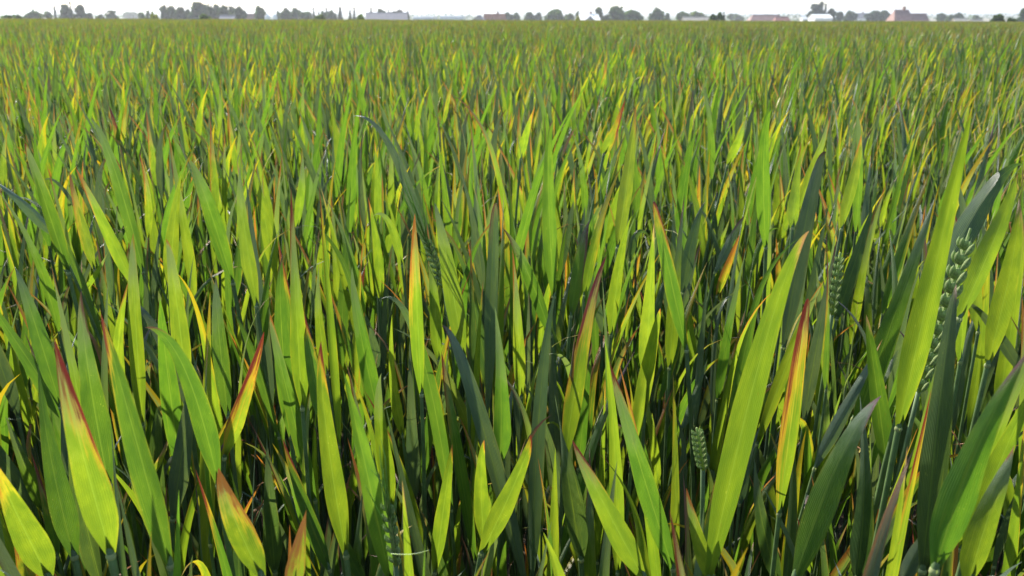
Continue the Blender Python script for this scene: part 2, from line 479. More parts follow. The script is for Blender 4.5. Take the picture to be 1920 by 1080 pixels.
# ------------------------------------------------------------------ flag leaves read off the photograph
# (tip x, tip y, mid x, mid y or None, base x, base y, width px, real width mm, blade, tip colour, tip length, special label)
H = [
 (102,635,150,830,208,1042,72,16,'Y','c',.42,"wheat shoot whose broad leaf runs from crimson through orange to yellow-green"),
 (152,545,165,690,195,860,56,16,'G','p',.22,None),
 (69,655,92,840,140,1045,52,16,'G','n',0,None),
 (59,850,None,0,108,1045,24,10,'G','c',.45,None),
 (72,868,None,0,128,1010,18,9,'Y','y',.5,None),
 (-20,850,30,960,92,1085,66,16,'Y','o',.3,None),
 (20,985,None,0,58,1110,42,13,'Y','o',.75,"wheat shoot with a short leaf almost wholly orange"),
 (272,614,345,690,395,860,50,15,'G','p',.15,None),
 (235,565,290,615,345,745,24,11,'B','n',0,None),
 (189,588,240,770,320,1062,62,15,'G','c',.22,"wheat shoot with long wavy leaf narrowing to a thread-thin crimson tip"),
 (410,877,435,960,492,1085,58,14,'Y','o',.5,None),
 (495,622,470,710,432,825,38,14,'Y','c',.62,"wheat shoot with flame-like leaf, crimson tip over orange and yellow"),
 (415,745,None,0,425,870,12,7,'G','c',.7,None),
 (575,955,562,1020,548,1110,40,9,'Y','b',.95,"wheat shoot whose rust-brown leaf tip stands clear above its neighbours"),
 (530,822,565,930,618,1070,34,13,'G','c',.25,None),
 (602,640,610,790,640,985,48,15,'Y','c',.22,None),
 (570,585,582,670,602,770,38,14,'G','c',.3,None),
 (405,520,410,620,424,745,34,14,'G','p',.12,None),
 (435,580,475,665,512,785,24,12,'G','n',0,None),
 (507,590,530,700,577,885,32,13,'G','o',.2,None),
 (250,437,252,560,264,745,33,14,'Y','y',.2,None),
 (240,530,None,0,226,725,32,14,'Y','b',.16,None),
 (312,448,328,540,346,695,38,15,'Y','o',.14,None),
 (530,475,527,600,542,770,38,16,'G','p',.16,None),
 (600,475,None,0,612,670,25,12,'Y','o',.1,None),
 (320,810,None,0,288,885,15,7,'Y','k',.5,None),
 (-25,560,30,640,112,765,36,15,'G','n',0,None),
 (28,500,60,590,102,725,36,15,'G','n',0,None),
 (130,800,150,930,192,1105,46,16,'D','n',0,None),
 (370,665,352,780,330,930,42,17,'B','n',0,None),
 (300,560,312,680,332,835,40,17,'G','n',0,None),
 (10,780,None,0,72,935,32,14,'G','n',0,None),
 (500,815,None,0,516,1075,40,17,'D','n',0,None),
 (1042,545,1012,760,997,1085,43,16,'B','n',0,"wheat shoot with long straight dark blue-green leaf standing stiffly upright"),
 (828,612,885,735,962,1015,40,15,'B','p',.2,"wheat shoot with grey-green leaf leaning over and fading to a purplish tip"),
 (715,560,785,645,832,885,30,13,'G','n',0,None),
 (1073,825,1122,925,1210,1090,54,15,'Y','c',.3,"wheat shoot with broad leaning leaf edged crimson along one side of its tip"),
 (1143,680,1190,840,1262,1068,46,14,'G','c',.2,None),
 (1138,478,1100,610,1068,805,37,15,'Y','c',.5,"wheat shoot with curved yellow-green leaf and long streaked red tip"),
 (1238,578,1222,660,1196,795,36,15,'Y','o',.1,None),
 (1135,712,None,0,1120,1055,23,10,'Y','o',.1,None),
 (995,815,972,890,918,1005,44,14,'Y','c',.22,None),
 (908,825,902,895,906,990,36,13,'Y','o',.14,"wheat shoot with short stubby glowing yellow-green leaf"),
 (848,832,835,930,815,1075,32,12,'Y','o',.12,None),
 (808,820,None,0,826,995,14,8,'G','c',.4,None),
 (715,700,712,790,730,915,36,14,'Y','n',0,None),
 (642,690,680,850,732,1092,50,14,'G','n',0,None),
 (828,662,850,800,882,995,26,11,'G','c',.32,None),
 (928,575,None,0,936,825,43,16,'G','n',0,None),
 (778,400,780,520,788,690,36,14,'Y','o',.42,"wheat shoot with tall straight golden leaf bordered in orange"),
 (961,468,None,0,975,705,28,13,'Y','o',.22,None),
 (768,640,None,0,776,895,28,14,'B','n',0,None),
 (965,715,950,800,944,905,28,13,'B','k',.08,None),
 (867,1020,None,0,850,1100,17,8,'Y','b',.8,None),
 (983,1018,None,0,986,1100,11,6,'Y','o',.9,None),
 (1110,640,None,0,1088,845,26,12,'G','p',.18,None),
 (1040,740,None,0,1082,1005,50,19,'D','n',0,None),
 (1195,690,None,0,1230,885,22,11,'Y','n',0,None),
 (1268,657,1235,700,1222,770,10,6,'B','n',0,None),
 (630,960,None,0,684,1095,26,10,'G','c',.2,None),
 (660,500,675,620,707,765,36,16,'G','n',0,None),
 (735,590,None,0,752,785,24,11,'Y','n',0,None),
 (1517,433,1435,640,1352,985,62,16,'Y','k',.16,"wheat shoot with very broad sweeping leaf, pale in its upper half"),
 (1515,560,1500,665,1470,895,42,14,'Y','c',.62,"wheat shoot with upright leaf marked by a broad dark crimson top"),
 (1547,525,1500,620,1438,785,27,12,'Y','o',.2,None),
 (1652,742,1575,860,1488,1090,62,16,'G','p',.22,"wheat shoot with very broad leaf curving to a slender pinkish-purple tip"),
 (1655,635,1605,730,1545,845,28,11,'B','o',.15,None),
 (1822,205,1765,450,1703,722,58,17,'Y','y',.05,"tall wheat shoot, huge yellow-green leaf on stout blue-grey stem with pale joint"),
 (1752,372,1695,540,1622,745,44,17,'G','n',0,None),
 (1793,533,1766,720,1738,990,58,17,'D','k',.1,"wheat shoot with broad dull green leaf and dry pink tip before the ear"),
 (1624,590,1640,700,1662,865,40,14,'G','k',.16,None),
 (1930,655,1835,835,1752,1070,76,16,'G','p',.18,"wheat shoot with very broad green leaf and wide mauve tip near the ear"),
 (1965,690,1895,820,1828,990,52,15,'Y','n',0,None),
 (1902,835,1860,950,1815,1095,62,15,'Y','b',.16,None),
 (1765,975,1730,1020,1688,1095,34,11,'B','o',.25,None),
 (1287,915,1305,990,1340,1095,38,11,'Y','o',.3,None),
 (1495,970,None,0,1522,1075,20,8,'Y','c',.4,None),
 (1327,672,None,0,1285,785,20,10,'B','n',0,None),
 (1355,777,1308,815,1295,925,10,6,'G','o',.2,None),
 (1383,560,1345,605,1338,765,12,7,'B','n',0,None),
 (1425,800,None,0,1392,925,24,11,'B','n',0,None),
 (1515,735,None,0,1542,835,26,13,'D','n',0,None),
 (1415,860,None,0,1462,1095,36,14,'D','n',0,None),
 (1612,740,None,0,1605,1090,50,18,'D','n',0,None),
 (1919,308,1850,365,1775,500,52,17,'D','n',0,"wheat shoot with dark leaf reaching sideways behind the bright yellow one"),
 (1908,325,1872,430,1815,560,48,16,'Y','b',.08,"wheat shoot with brilliant yellow leaf and scorched tip beside the ear"),
 (1910,372,1898,490,1862,640,44,15,'Y','k',.2,None),
 (1845,562,1815,640,1788,790,20,9,'B','n',0,None),
 (1805,565,1850,600,1902,680,26,11,'B','n',0,None),
 (1690,645,None,0,1612,765,25,11,'Y','n',0,None),
 (341,319,328,410,320,505,32,16,'Y','n',0,None),
 (352,296,385,370,425,495,35,17,'G','y',.1,None),
 (142,315,185,400,236,505,28,14,'Y','o',.3,None),
 (130,320,145,390,170,480,22,12,'Y','o',.5,None),
 (46,268,75,350,116,475,33,16,'G','c',.15,None),
 (-15,338,30,370,88,428,24,12,'B','n',0,"wheat shoot with silvery blue leaf bowed almost flat"),
 (169,222,212,310,256,465,31,16,'G','n',0,None),
 (14,242,None,0,10,335,15,10,'Y','y',.3,None),
 (452,300,455,400,476,535,33,16,'Y','n',0,None),
 (566,275,None,0,558,405,21,13,'Y','y',.2,None),
 (82,338,110,345,138,385,9,6,'B','n',0,None),
 (306,400,None,0,290,535,11,7,'B','b',.15,None),
 (207,462,None,0,165,535,13,7,'Y','o',.2,None),
 (203,195,None,0,219,262,11,9,'G','c',.9,None),
 (196,265,None,0,220,318,13,9,'Y','c',.7,None),
 (262,288,None,0,276,425,16,10,'Y','o',.35,None),
 (633,322,605,362,596,425,8,6,'B','n',0,None),
 (661,218,732,275,785,425,26,15,'B','n',0,"wheat shoot with dark blue-green leaf arching over sideways like a bow"),
 (1037,225,1028,330,1036,505,33,17,'G','p',.12,None),
 (1193,195,1180,310,1163,430,29,16,'Y','b',.2,None),
 (1003,200,None,0,980,285,20,13,'Y','o',.25,None),
 (1080,240,None,0,1050,295,14,10,'G','p',.8,None),
 (1172,187,None,0,1138,275,23,14,'Y','c',.55,None),
 (930,385,924,470,915,705,35,17,'B','p',.35,"wheat shoot with upright mauve-grey leaf beside golden ones"),
 (940,425,985,500,1022,600,30,15,'G','p',.28,None),
 (815,380,835,470,862,625,39,18,'Y','n',0,None),
 (698,407,728,415,748,480,19,10,'Y','n',0,None),
 (690,370,None,0,710,535,21,12,'Y','o',.15,None),
 (702,262,None,0,707,395,18,12,'Y','o',.15,None),
 (681,240,None,0,683,405,13,9,'B','p',.35,None),
 (1106,412,1090,470,1075,565,29,15,'G','p',.5,None),
 (1076,377,1065,430,1050,505,20,13,'B','n',0,None),
 (1046,505,1025,560,1015,640,20,12,'Y','o',.3,None),
 (1185,405,1165,480,1150,595,31,16,'Y','n',0,None),
 (1226,377,1242,450,1277,610,36,17,'G','c',.35,None),
 (1220,447,1195,438,1184,480,17,10,'D','n',0,None),
 (1097,385,None,0,1085,455,16,11,'B','n',0,None),
 (1261,505,1240,545,1226,625,17,10,'B','n',0,None),
 (850,140,None,0,836,220,11,10,'Y','y',.6,None),
 (969,308,None,0,972,405,17,12,'Y','y',.2,None),
 (1077,310,None,0,1075,385,11,9,'Y','o',.5,None),
 (1549,285,1518,380,1480,590,40,18,'B','p',.18,"wheat shoot with tall pale blue-grey leaf ending in a fine purple point"),
 (1502,268,None,0,1488,405,27,15,'Y','o',.16,None),
 (1558,215,1535,290,1503,375,23,15,'Y','o',.2,None),
 (1447,205,1432,290,1435,425,31,17,'G','n',0,None),
 (1615,250,1605,320,1584,405,27,15,'Y','o',.25,None),
 (1633,290,None,0,1620,415,17,11,'B','o',.1,None),
 (1685,328,1665,370,1655,415,13,9,'Y','k',.2,None),
 (1322,378,1300,440,1284,525,28,15,'B','k',.08,None),
 (1396,405,1375,440,1348,495,20,11,'B','p',.4,None),
 (1387,440,1370,485,1350,540,18,11,'Y','o',.9,"wheat shoot with a wholly orange narrow leaf beside grey-green ones"),
 (1370,402,None,0,1340,470,11,8,'Y','y',.2,None),
 (1637,385,1610,470,1578,570,27,15,'D','n',0,None),
 (1655,400,None,0,1640,580,13,8,'B','k',.1,None),
 (1287,380,1330,420,1349,510,11,8,'B','n',0,None),
 (1455,445,None,0,1461,540,15,10,'Y','o',.7,None),
 (1405,202,None,0,1370,295,20,13,'Y','p',.25,None),
 (1460,428,1430,448,1414,495,13,8,'G','n',0,None),
 (101,92,None,0,102,175,13,14,'D','n',0,"dark green wheat leaf standing tall above the far rows"),
 (1190,85,None,0,1180,125,7,9,'Y','o',.4,None),
 (1138,110,None,0,1128,160,8,9,'Y','o',.6,None),
 (1735,385,None,0,1700,520,14,9,'Y','o',.4,None),
 (1700,290,1690,330,1665,430,12,8,'G','o',.3,None),
]

def posture(P):
    ch = P[-1] - P[0]
    lean = math.degrees(math.acos(np.clip(ch[2] / np.linalg.norm(ch), -1, 1)))
    t0, t1 = norm(P[1] - P[0]), norm(P[-1] - P[-2])
    bend = math.degrees(math.acos(np.clip(t0 @ t1, -1, 1)))
    if bend > 48: return "arched"
    if lean > 24: return "leaning"
    if lean > 11: return "tilted"
    return "upright"

def look_label(Wmm, b, t, tl, post):
    size = "broad" if Wmm >= 15.5 else ("medium" if Wmm >= 12 else ("narrow" if Wmm >= 8.5 else "thin"))
    if t == 'n' or tl < 0.03: tp = "green tip"
    else: tp = ("long " if tl >= 0.35 else ("" if tl >= 0.18 else "small ")) + TIPW[t] + " tip"
    return f"{post} wheat shoot with {size} {BASEW[b]} leaf, {tp}", f"{post} wheat shoots, {size} {BASEW[b]} leaf, {tp}"

# --- screen record of the traced leaves, so that the unread plants between them grow where the photograph leaves room
CELL = 5
HB = np.full((1080 // CELL + 1, 1920 // CELL + 1), 1e9)
def sample_cells(V):
    x, y, d = project(V)
    ok = (d > 0.02) & (x >= 0) & (x < 1920) & (y >= 0) & (y < 1080)
    return (y[ok] / CELL).astype(int), (x[ok] / CELL).astype(int), d[ok]
def hides(V, tol=0.004):
    """share of these points that would stand in front of a traced leaf"""
    j, i, d = sample_cells(V)
    if len(d) == 0: return 0.0
    h = HB[j, i]
    return float(np.mean((h < 1e8) & (d < h - tol)))
def dense(mb):
    V = mb.verts()
    return np.concatenate([V, (V[:-1] + V[1:]) / 2, (V[:-3] + V[3:]) / 2])

heroes = []
for (tx, ty, mx, my, bx, by, wp, wmm, b, t, tl, lab) in H:
    W = wmm / 1000.0
    d = W * F / wp
    if by < 1040:
        kx = 0.17 if mx is None else 0.30
        ox_, oy_ = (tx, ty) if mx is None else (mx, my)
        bx, by = bx + kx * (bx - ox_), by + kx * (by - oy_)
    if mx is None:
        k = rng.uniform(-0.05, 0.05)
        mx, my = (tx + bx) / 2 + k * (by - ty), (ty + by) / 2 - k * (bx - tx) * 0.3
    Ym = d * ray(mx, my)[1]
    Lw = math.hypot(tx - bx, ty - by) / F * d * 1.15
    lean = rng.uniform(-0.22, 0.28)
    tipP = at_y(tx, ty, Ym + lean * Lw * 0.5)
    midP = at_y(mx, my, Ym)
    basP = at_y(bx, by, Ym - lean * Lw * 0.45)
    c = 2 * midP - (tipP + basP) / 2
    P = bezier(basP, c, tipP, 30)
    v = np.linspace(0, 1, 30)
    T = norm(np.gradient(P, axis=0))
    view = norm(P - CAM)
    side0 = norm(np.cross(view, T))
    nrm = norm(np.cross(T, side0))
    cand = rng.uniform(-0.6, 0.6, 4)
    glow = [abs(float((nrm[15] * math.cos(q) - side0[15] * math.sin(q)) @ np.array(svec))) for q in cand]
    yaw = float(cand[int(np.argmax(glow))] if b == 'Y' else (cand[int(np.argmin(glow))] if b in 'BD' else cand[0]))
    tw = rng.uniform(-0.8, 0.8)
    ang = yaw + tw * (v - 0.4) + (rng.uniform(0.5, 1.3) * np.clip((v - 0.5) / 0.5, 0, 1) ** 1.6 * rng.choice([-1, 1]) if (rng.random() < 0.6 and not (t in 'co' and tl >= 0.3)) else 0)
    side = side0 * np.cos(ang)[:, None] + nrm * np.sin(ang)[:, None]
    mb = ribbon(P, side, W * 0.92 * width_profile(v, rng.uniform(0.18, 0.34), rng.uniform(0.7, 0.9)), rng.uniform(0.12, 0.4), 7,
                rng.uniform(0, 0.05), leaf_attrs(b, t, tl))
    if lab is None:
        lab, grp = look_label(wmm, b, t, tl, posture(P))
    else: grp = None
    heroes.append(dict(P=P, flag=mb, label=lab, group=grp, base=basP, T0=T[0], W=W, d=d))
    V = dense(mb)
    j, i, dd = sample_cells(V)
    np.minimum.at(HB, (j, i), dd)

# ------------------------------------------------------------------ building one shoot
def stem_curve(top, root, tdir, n=14):
    c1 = top - np.array([tdir[0] * 0.5, tdir[1] * 0.5, 1.0]) * (top[2] - root[2]) * 0.35
    c2 = root + np.array([0, 0, (top[2] - root[2]) * 0.4])
    t = np.linspace(0, 1, n)[:, None]
    return (1 - t) ** 3 * root + 3 * t * (1 - t) ** 2 * c2 + 3 * t ** 2 * (1 - t) * c1 + t ** 3 * top

def stem_radius(n, r):
    t = np.linspace(0, 1, n)
    R = r * (1.15 - 0.25 * t)
    for nd in (0.22, 0.45, 0.7):
        R = R * (1 + 0.25 * np.exp(-((t - nd) / 0.03) ** 2))
    return R

def stem_tube(curve, r, tdir=None):
    """stem, and where a blade leaves it the sheath runs on into the blade's midrib"""
    P, R = np.array(curve), stem_radius(len(curve), r)
    if tdir is not None:
        top = P[-1]; up = norm(P[-1] - P[-2])
        away = norm((top - CAM) * np.array([1, 1, 0.0])); away = norm(away - tdir * (away @ tdir))
        ext = [top + (up * 0.5 + tdir * 0.5) * 0.004 + away * r * 0.9, top + tdir * 0.007 + away * r * 0.8, top + tdir * 0.011 + away * r * 0.5]
        P = np.vstack([P, ext]); R = np.concatenate([R, [r * 0.80, r * 0.45, r * 0.08]])
    return tube(P, R, 8)

def under_leaves(curve, count, stem_top, tol=0.05, n=16, nc=5):
    """lower leaves springing from the stem, kept off the traced leaves"""
    out = []
    for k in range(count):
        for attempt in range(7):
            f = [0.82, 0.66, 0.5, 0.36][k % 4] + rng.uniform(-0.06, 0.06)
            p = curve[int(round(f * (len(curve) - 1)))]
            b, t, tl = rand_class()
            if k >= 1: b = rng.choice(list('GGYBD'))
            L = rng.uniform(0.13, 0.24) * (1 - 0.08 * attempt)
            W = rng.uniform(0.008, 0.0135)
            az = rng.uniform(0, 2 * math.pi)
            mb = grown_leaf(p, az, rng.uniform(0.05, 0.25), rng.uniform(0.05, 0.6), L, W, rng.uniform(-1.1, 1.1), n, nc,
                            leaf_attrs(b, t, tl), fold=rng.uniform(0.1, 0.5), twist=rng.uniform(-0.8, 0.8), wav=rng.uniform(0, 0.06),
                            droop=rng.choice([0, 0, 0.6, 1.3]))
            if hides(dense(mb)) < tol:
                x, y, d = project(mb.verts())
                inn = (x > 0) & (x < 1920) & (y > 0) & (y < 1080) & (d > 0)
                if inn.any() and d[inn].min() < 0.24: continue
                out.append(mb); break
    return out

def assemble(root, curve, r, flag, lower, label, group, tdir):
    o = empty("wheat_shoot", root)
    tag(o, label, "wheat", group)
    s = MB(); v, f = stem_tube(curve, r, tdir); s.add(v, f)
    s.build("stem", M_STEM, o, root)
    flag.build("flag_leaf", M_LEAF, o, root)
    for mb in lower: mb.build("leaf", M_LEAF, o, root)
    # pale collar where blade meets sheath
    top = curve[-1]; ud = norm(curve[-1] - curve[-2])
    c = MB(); v, f = tube([top - ud * 0.0016, top - ud * 0.0008, top + ud * 0.0006, top + ud * 0.0014],
                          [r * 0.90, r * 1.10, r * 1.06, r * 0.84], 8, False)
    c.add(v, f); c.build("collar", M_COLLAR, o, root)
    return o

def spikelet_mesh(L):
    """one wheat spikelet: three plump glumes with short points"""
    mb = MB()
    for (ox, tilt, sc_) in ((-0.28, -0.22, 1.0), (0.28, 0.22, 1.0), (0.0, 0.0, 1.08)):
        n, m = 7, 7
        t = np.linspace(0, 1, n)
        rr = 0.25 * np.sin(np.clip(t * 0.93 + 0.06, 0, 1) * math.pi) ** 0.75 * sc_
        rr[-1] = 0.02
        P = np.stack([ox * (0.5 + 0.6 * t) + tilt * t * 0.4, 0.32 * np.sin(t * 2.2) * (1 if ox else 1.25), t * 1.25 * sc_], 1)
        v, f = tube(P * L, rr * L, m)
        mb.add(v, f)
        q = P[-1] * L
        d = norm(P[-1] - P[-3])
        v, f = tube([q - d * L * 0.1, q + d * L * 0.12, q + d * L * 0.28 + np.array([ox * 0.05 * L, 0, 0])], [0.035 * L, 0.02 * L, 0.004 * L], 4)
        mb.add(v, f)
    return mb

def build_ear(parent, root, base, tip, width, nsp=18, awn=0.0):
    """ear as a part: rachis with overlapping spikelets in two opposite rows"""
    ax = tip - base; L = np.linalg.norm(ax); ax = ax / L
    s = MB(); v, f = tube([base, base + ax * L * 0.5, base + ax * L * 0.97], [0.0013, 0.0012, 0.0007], 6); s.add(v, f)
    ear = s.build("ear", M_EAR, parent, root)
    sl = L / nsp * 2.9
    me = spikelet_mesh(sl).mesh("spikelet", M_EAR)
    side = norm(np.cross(ax, np.array([0, 1.0, 0.2])))
    nr = np.cross(ax, side)
    th = rng.uniform(0.3, 0.9)
    s2 = side * math.cos(th) + nr * math.sin(th)
    for k in range(nsp):
        sg = 1 if k % 2 else -1
        p = base + ax * L * (k / nsp) * 0.9
        out = s2 * sg
        zz = norm(ax * 1.0 + out * 0.24)
        yy = norm(out - zz * (out @ zz)); xx = np.cross(yy, zz)
        kk = (0.72 + 0.36 * math.sin(math.pi * (k + 2) / (nsp + 4))) * width / (0.85 * sl) * 0.55
        M = Matrix(((xx[0] * kk, yy[0] * kk, zz[0] * kk, 0), (xx[1] * kk, yy[1] * kk, zz[1] * kk, 0), (xx[2] * kk, yy[2] * kk, zz[2] * kk, 0), (0, 0, 0, 1)))
        o = bpy.data.objects.new("spikelet", me)
        col.objects.link(o); o.parent = ear
        q = p + out * width * 0.10 - root
        o.matrix_local = Matrix.Translation(Vector(q)) @ M
    if awn:
        a_ = MB()
        for k in range(nsp):
            p = base + ax * L * (0.25 + 0.75 * k / nsp)
            d = norm(ax + rng.normal(0, 0.10, 3))
            Lk = awn * rng.uniform(0.7, 1.1)
            bend = rng.normal(0, 0.06, 3)
            v, f = tube([p, p + d * Lk * 0.4, p + d * Lk * 0.75 + bend * Lk * 0.3, p + d * Lk + bend * Lk], [0.0005, 0.00045, 0.0003, 0.0001], 4)
            a_.add(v, f)
        tag(a_.build("awn_tuft", M_AWN, ear, root), kind="stuff")
    return ear

n_ind = 0
hero_roots = []
for h in heroes:
    top = h['base']
    gx = top[0] + rng.uniform(-0.025, 0.025) - h['T0'][0] * 0.05
    gy = max(top[1] + rng.uniform(-0.02, 0.03), 0.05)
    root = np.array([gx, gy, float(ground_z(gx, gy))])
    curve = stem_curve(top, root, h['T0'])
    r = float(np.clip(h['W'] * 0.125, 0.0011, 0.0023))
    h['root'] = root
    lower = under_leaves(curve, 2 if h['d'] < 1.2 else 1, top)
    h['obj'] = assemble(root, curve, r, h['flag'], lower, h['label'], h['group'], h['T0'])
    hero_roots.append(root[:2]); n_ind += 1
hero_roots = np.array(hero_roots)

# shoots that carry a visible ear
def ear_shoot(tipx, tipy, basex, basey, d, width, label, awn=0.0, nsp=22):
    global n_ind
    Y = d * ray(tipx, tipy)[1]
    tp = at_y(tipx, tipy, Y); bs = at_y(basex, basey, Y + 0.015)
    root = np.array([bs[0] - 0.03, bs[1] + 0.02, float(ground_z(bs[0], bs[1]))])
    ax = norm(tp - bs)
    curve = stem_curve(bs, root, ax)
    o = empty("wheat_shoot", root); tag(o, label, "wheat")
    s = MB(); v, f = tube(curve, stem_radius(len(curve), 0.0016), 8); s.add(v, f)
    s.build("stem", M_STEM, o, root)
    build_ear(o, root, bs, tp, width, nsp, awn)
    tt = np.linspace(0, 1, 60)[:, None]
    for off in (-0.4, 0, 0.4):
        j, i, dd = sample_cells(bs * (1 - tt) + tp * tt + RGT * off * width)
        np.minimum.at(HB, (j, i), dd)
    for mb in under_leaves(curve, 2, bs): mb.build("leaf", M_LEAF, o, root)
    n_ind += 1
ear_shoot(1823, 418, 1722, 735, 0.50, 0.0125, "wheat shoot with a plump pale green ear of overlapping spikelets", nsp=22)
ear_shoot(1576, 470, 1560, 590, 0.62, 0.0075, "wheat shoot with a slim green ear between dark leaves", nsp=16)
ear_shoot(796, 440, 832, 540, 0.78, 0.008, "wheat shoot whose ear sends up a fan of fine green awns", awn=0.085, nsp=16)
ear_shoot(1306, 800, 1318, 880, 0.50, 0.0065, "wheat shoot with a small dark ear low among the stems", nsp=14)
ear_shoot(724, 930, 742, 1060, 0.42, 0.006, "wheat shoot with thin awned ear low beside the silk thread", awn=0.05, nsp=12)

# ------------------------------------------------------------------ candidate places for all other shoots (jittered grid)
DENS = 540.0
step = 1 / math.sqrt(DENS)
gx, gy = np.meshgrid(np.arange(-5.6, 5.6, step), np.arange(-0.7, 6.4, step))
cx = (gx + rng.uniform(-0.5, 0.5, gx.shape) * step).ravel(); cy = (gy + rng.uniform(-0.5, 0.5, gy.shape) * step).ravel()
keep = np.abs(cx) < 0.72 * np.clip(cy, 0, None) + 0.85
keep &= ~((np.abs(cx) < 0.16) & (cy < 0.14))
cx, cy = cx[keep], cy[keep]
near_h = np.ones(len(cx), bool)
for hr in hero_roots:
    near_h &= (cx - hr[0]) ** 2 + (cy - hr[1]) ** 2 > 0.022 ** 2
cx, cy = cx[near_h], cy[near_h]
order = np.argsort(cx ** 2 + cy ** 2)
cx, cy = cx[order], cy[order]
inview = (np.abs(cx) < 0.62 * cy + 0.05) & (cy > 0.20)
N_IND = 300
stuff_pts = []
fillers = []
for x, y, iv in zip(cx, cy, inview):
    if not (iv and n_ind < N_IND):
        stuff_pts.append((x, y)); continue
    root = np.array([x, y, float(ground_z(x, y))])
    done = False
    for attempt in range(10):
        b, t, tl = rand_class()
        L = rng.uniform(0.12, 0.22); W = rng.uniform(0.0075, 0.0135)
        zt = rng.normal(0.80, 0.035) - 0.018 * attempt
        zt = min(zt, 0.86)
        top = root + np.array([rng.uniform(-0.03, 0.03), rng.uniform(-0.03, 0.03), zt - L * 0.93])
        az = rng.uniform(0, 2 * math.pi)
        fl = grown_leaf(top, az, rng.uniform(0.0, 0.22), rng.uniform(0, 0.4), L, W, rng.uniform(-0.9, 0.9), 22, 5, leaf_attrs(b, t, tl),
                        fold=rng.uniform(0.1, 0.45), twist=rng.uniform(-0.7, 0.7), wav=rng.uniform(0, 0.05), droop=rng.choice([0, 0, 0, 0.7]))
        V = fl.verts()
        px_, py_, pd_ = project(V)
        inn = (px_ > -20) & (px_ < 1940) & (py_ > 0) & (py_ < 1090) & (pd_ > 0)
        if inn.any() and pd_[inn].min() < 0.27: continue
        if hides(dense(fl)) < 0.06: done = True; break
    if not done: continue
    curve = stem_curve(top, root, np.array([0, 0, 1.0]))
    lower = under_leaves(curve, 3, top)
    v22 = fl.verts().reshape(22, 5, 3)[:, 2]
    lab, grp = look_label(W * 1000, b, t, tl, posture(v22))
    fillers.append((assemble(root, curve, W * 0.125, fl, lower, lab, grp, norm(v22[1] - v22[0])), top))
    n_ind += 1
REF = {'flame-like': "the flame-like leaf", 'crimson through orange': "the broad multicoloured leaf", 'almost wholly orange': "the short orange leaf",
       'thread-thin': "the wavy leaf", 'rust-brown': "the rust-brown leaf tip", 'stiffly upright': "the stiff dark leaf",
       'grey-green leaf leaning': "the leaning grey-green leaf", 'edged crimson': "the crimson-edged leaf", 'streaked red': "the red-streaked leaf",
       'stubby': "the stubby glowing leaf", 'golden leaf bordered': "the tall golden leaf", 'very broad sweeping': "the sweeping broad leaf",
       'broad dark crimson': "the dark crimson leaf top", 'slender pinkish-purple': "the pinkish-purple tip", 'huge yellow-green': "the huge yellow-green leaf",
       'dry pink tip before': "the plump ear", 'wide mauve tip': "the wide mauve tip", 'reaching sideways': "the sideways dark leaf",
       'scorched tip': "the brilliant yellow leaf", 'silvery blue': "the silvery blue leaf", 'like a bow': "the bow-like leaf",
       'mauve-grey': "the mauve-grey leaf", 'pale blue-grey leaf': "the pale blue-grey leaf", 'wholly orange narrow': "the narrow orange leaf"}
refs = [(h['P'][15], nm) for h in heroes if h['group'] is None for key, nm in REF.items() if key in h['label']]
shoots = [(h['obj'], h['P'][15]) for h in heroes if h['group']] + [(o, p + np.array([0, 0, 0.06])) for o, p in fillers]
byl = {}
for o, p in shoots: byl.setdefault(o["label"], []).append((o, p))
for lab, lst in byl.items():
    if len(lst) < 2: continue
    for o, p in lst:
        ds = sorted((float(np.linalg.norm(p - q)), nm) for q, nm in refs)
        if ds[0][0] < 0.25:
            o["label"] = lab + ", near " + ds[0][1]
            o["group"] = o["group"] + ", near " + ds[0][1]
print("individual shoots", n_ind, "stuff tillers", len(stuff_pts))

# ------------------------------------------------------------------ the rest of the crop: one object
def tiller(mb, x, y, z, hgt, nl, n, nc, stem=True, yawr=1.0, thin=False):
    b, t, tl = rand_class()
    if thin and rng.random() < 0.75: b, t, tl = rng.choice(list('BBDG')), 'n', 0.0
    L = rng.uniform(0.11, 0.21); W = rng.uniform(0.0075, 0.0135)
    if thin: W *= 0.6; yawr = 1.5
    root = np.array([x, y, z])
    top = root + np.array([rng.uniform(-0.03, 0.03), rng.uniform(-0.03, 0.03), hgt - L * 0.93])
    grown_leaf(top, rng.uniform(0, 6.28), rng.uniform(0.0, 0.25), rng.uniform(0, 0.45), L, W, rng.uniform(-yawr, yawr), n, nc, leaf_attrs(b, t, tl), mb,
               fold=rng.uniform(0.1, 0.45), twist=rng.uniform(-0.7, 0.7), droop=rng.choice([0, 0, 0, 0, 0, 0, 0.5]))
    for k in range(nl):
        f = [0.84, 0.68, 0.5, 0.34][k] + rng.uniform(-0.05, 0.05)
        b, t, tl = rand_class()
        grown_leaf(root + (top - root) * f, rng.uniform(0, 6.28), rng.uniform(0.05, 0.3), rng.uniform(0.05, 0.7), rng.uniform(0.13, 0.24), rng.uniform(0.008, 0.013),
                   rng.uniform(-1.3, 1.3), n, nc, leaf_attrs(b, t, tl), mb, fold=rng.uniform(0.1, 0.45), twist=rng.uniform(-0.8, 0.8),
                   droop=rng.choice([0, 0, 0, 0.6, 1.2]))
    if stem:
        v, fc = tube(np.stack([root, root * 0.5 + top * 0.5, top]), [0.002, 0.0018, 0.0014], 5, False)
        at = leaf_attrs('B', 'n', 0.0)
        mb.add(v, fc, uv=np.tile([0.3, 0.2], (len(v), 1)), **at)

def proto(name, mb):
    me = mb.mesh(name, M_LEAF)
    return bpy.data.objects.new(name, me)

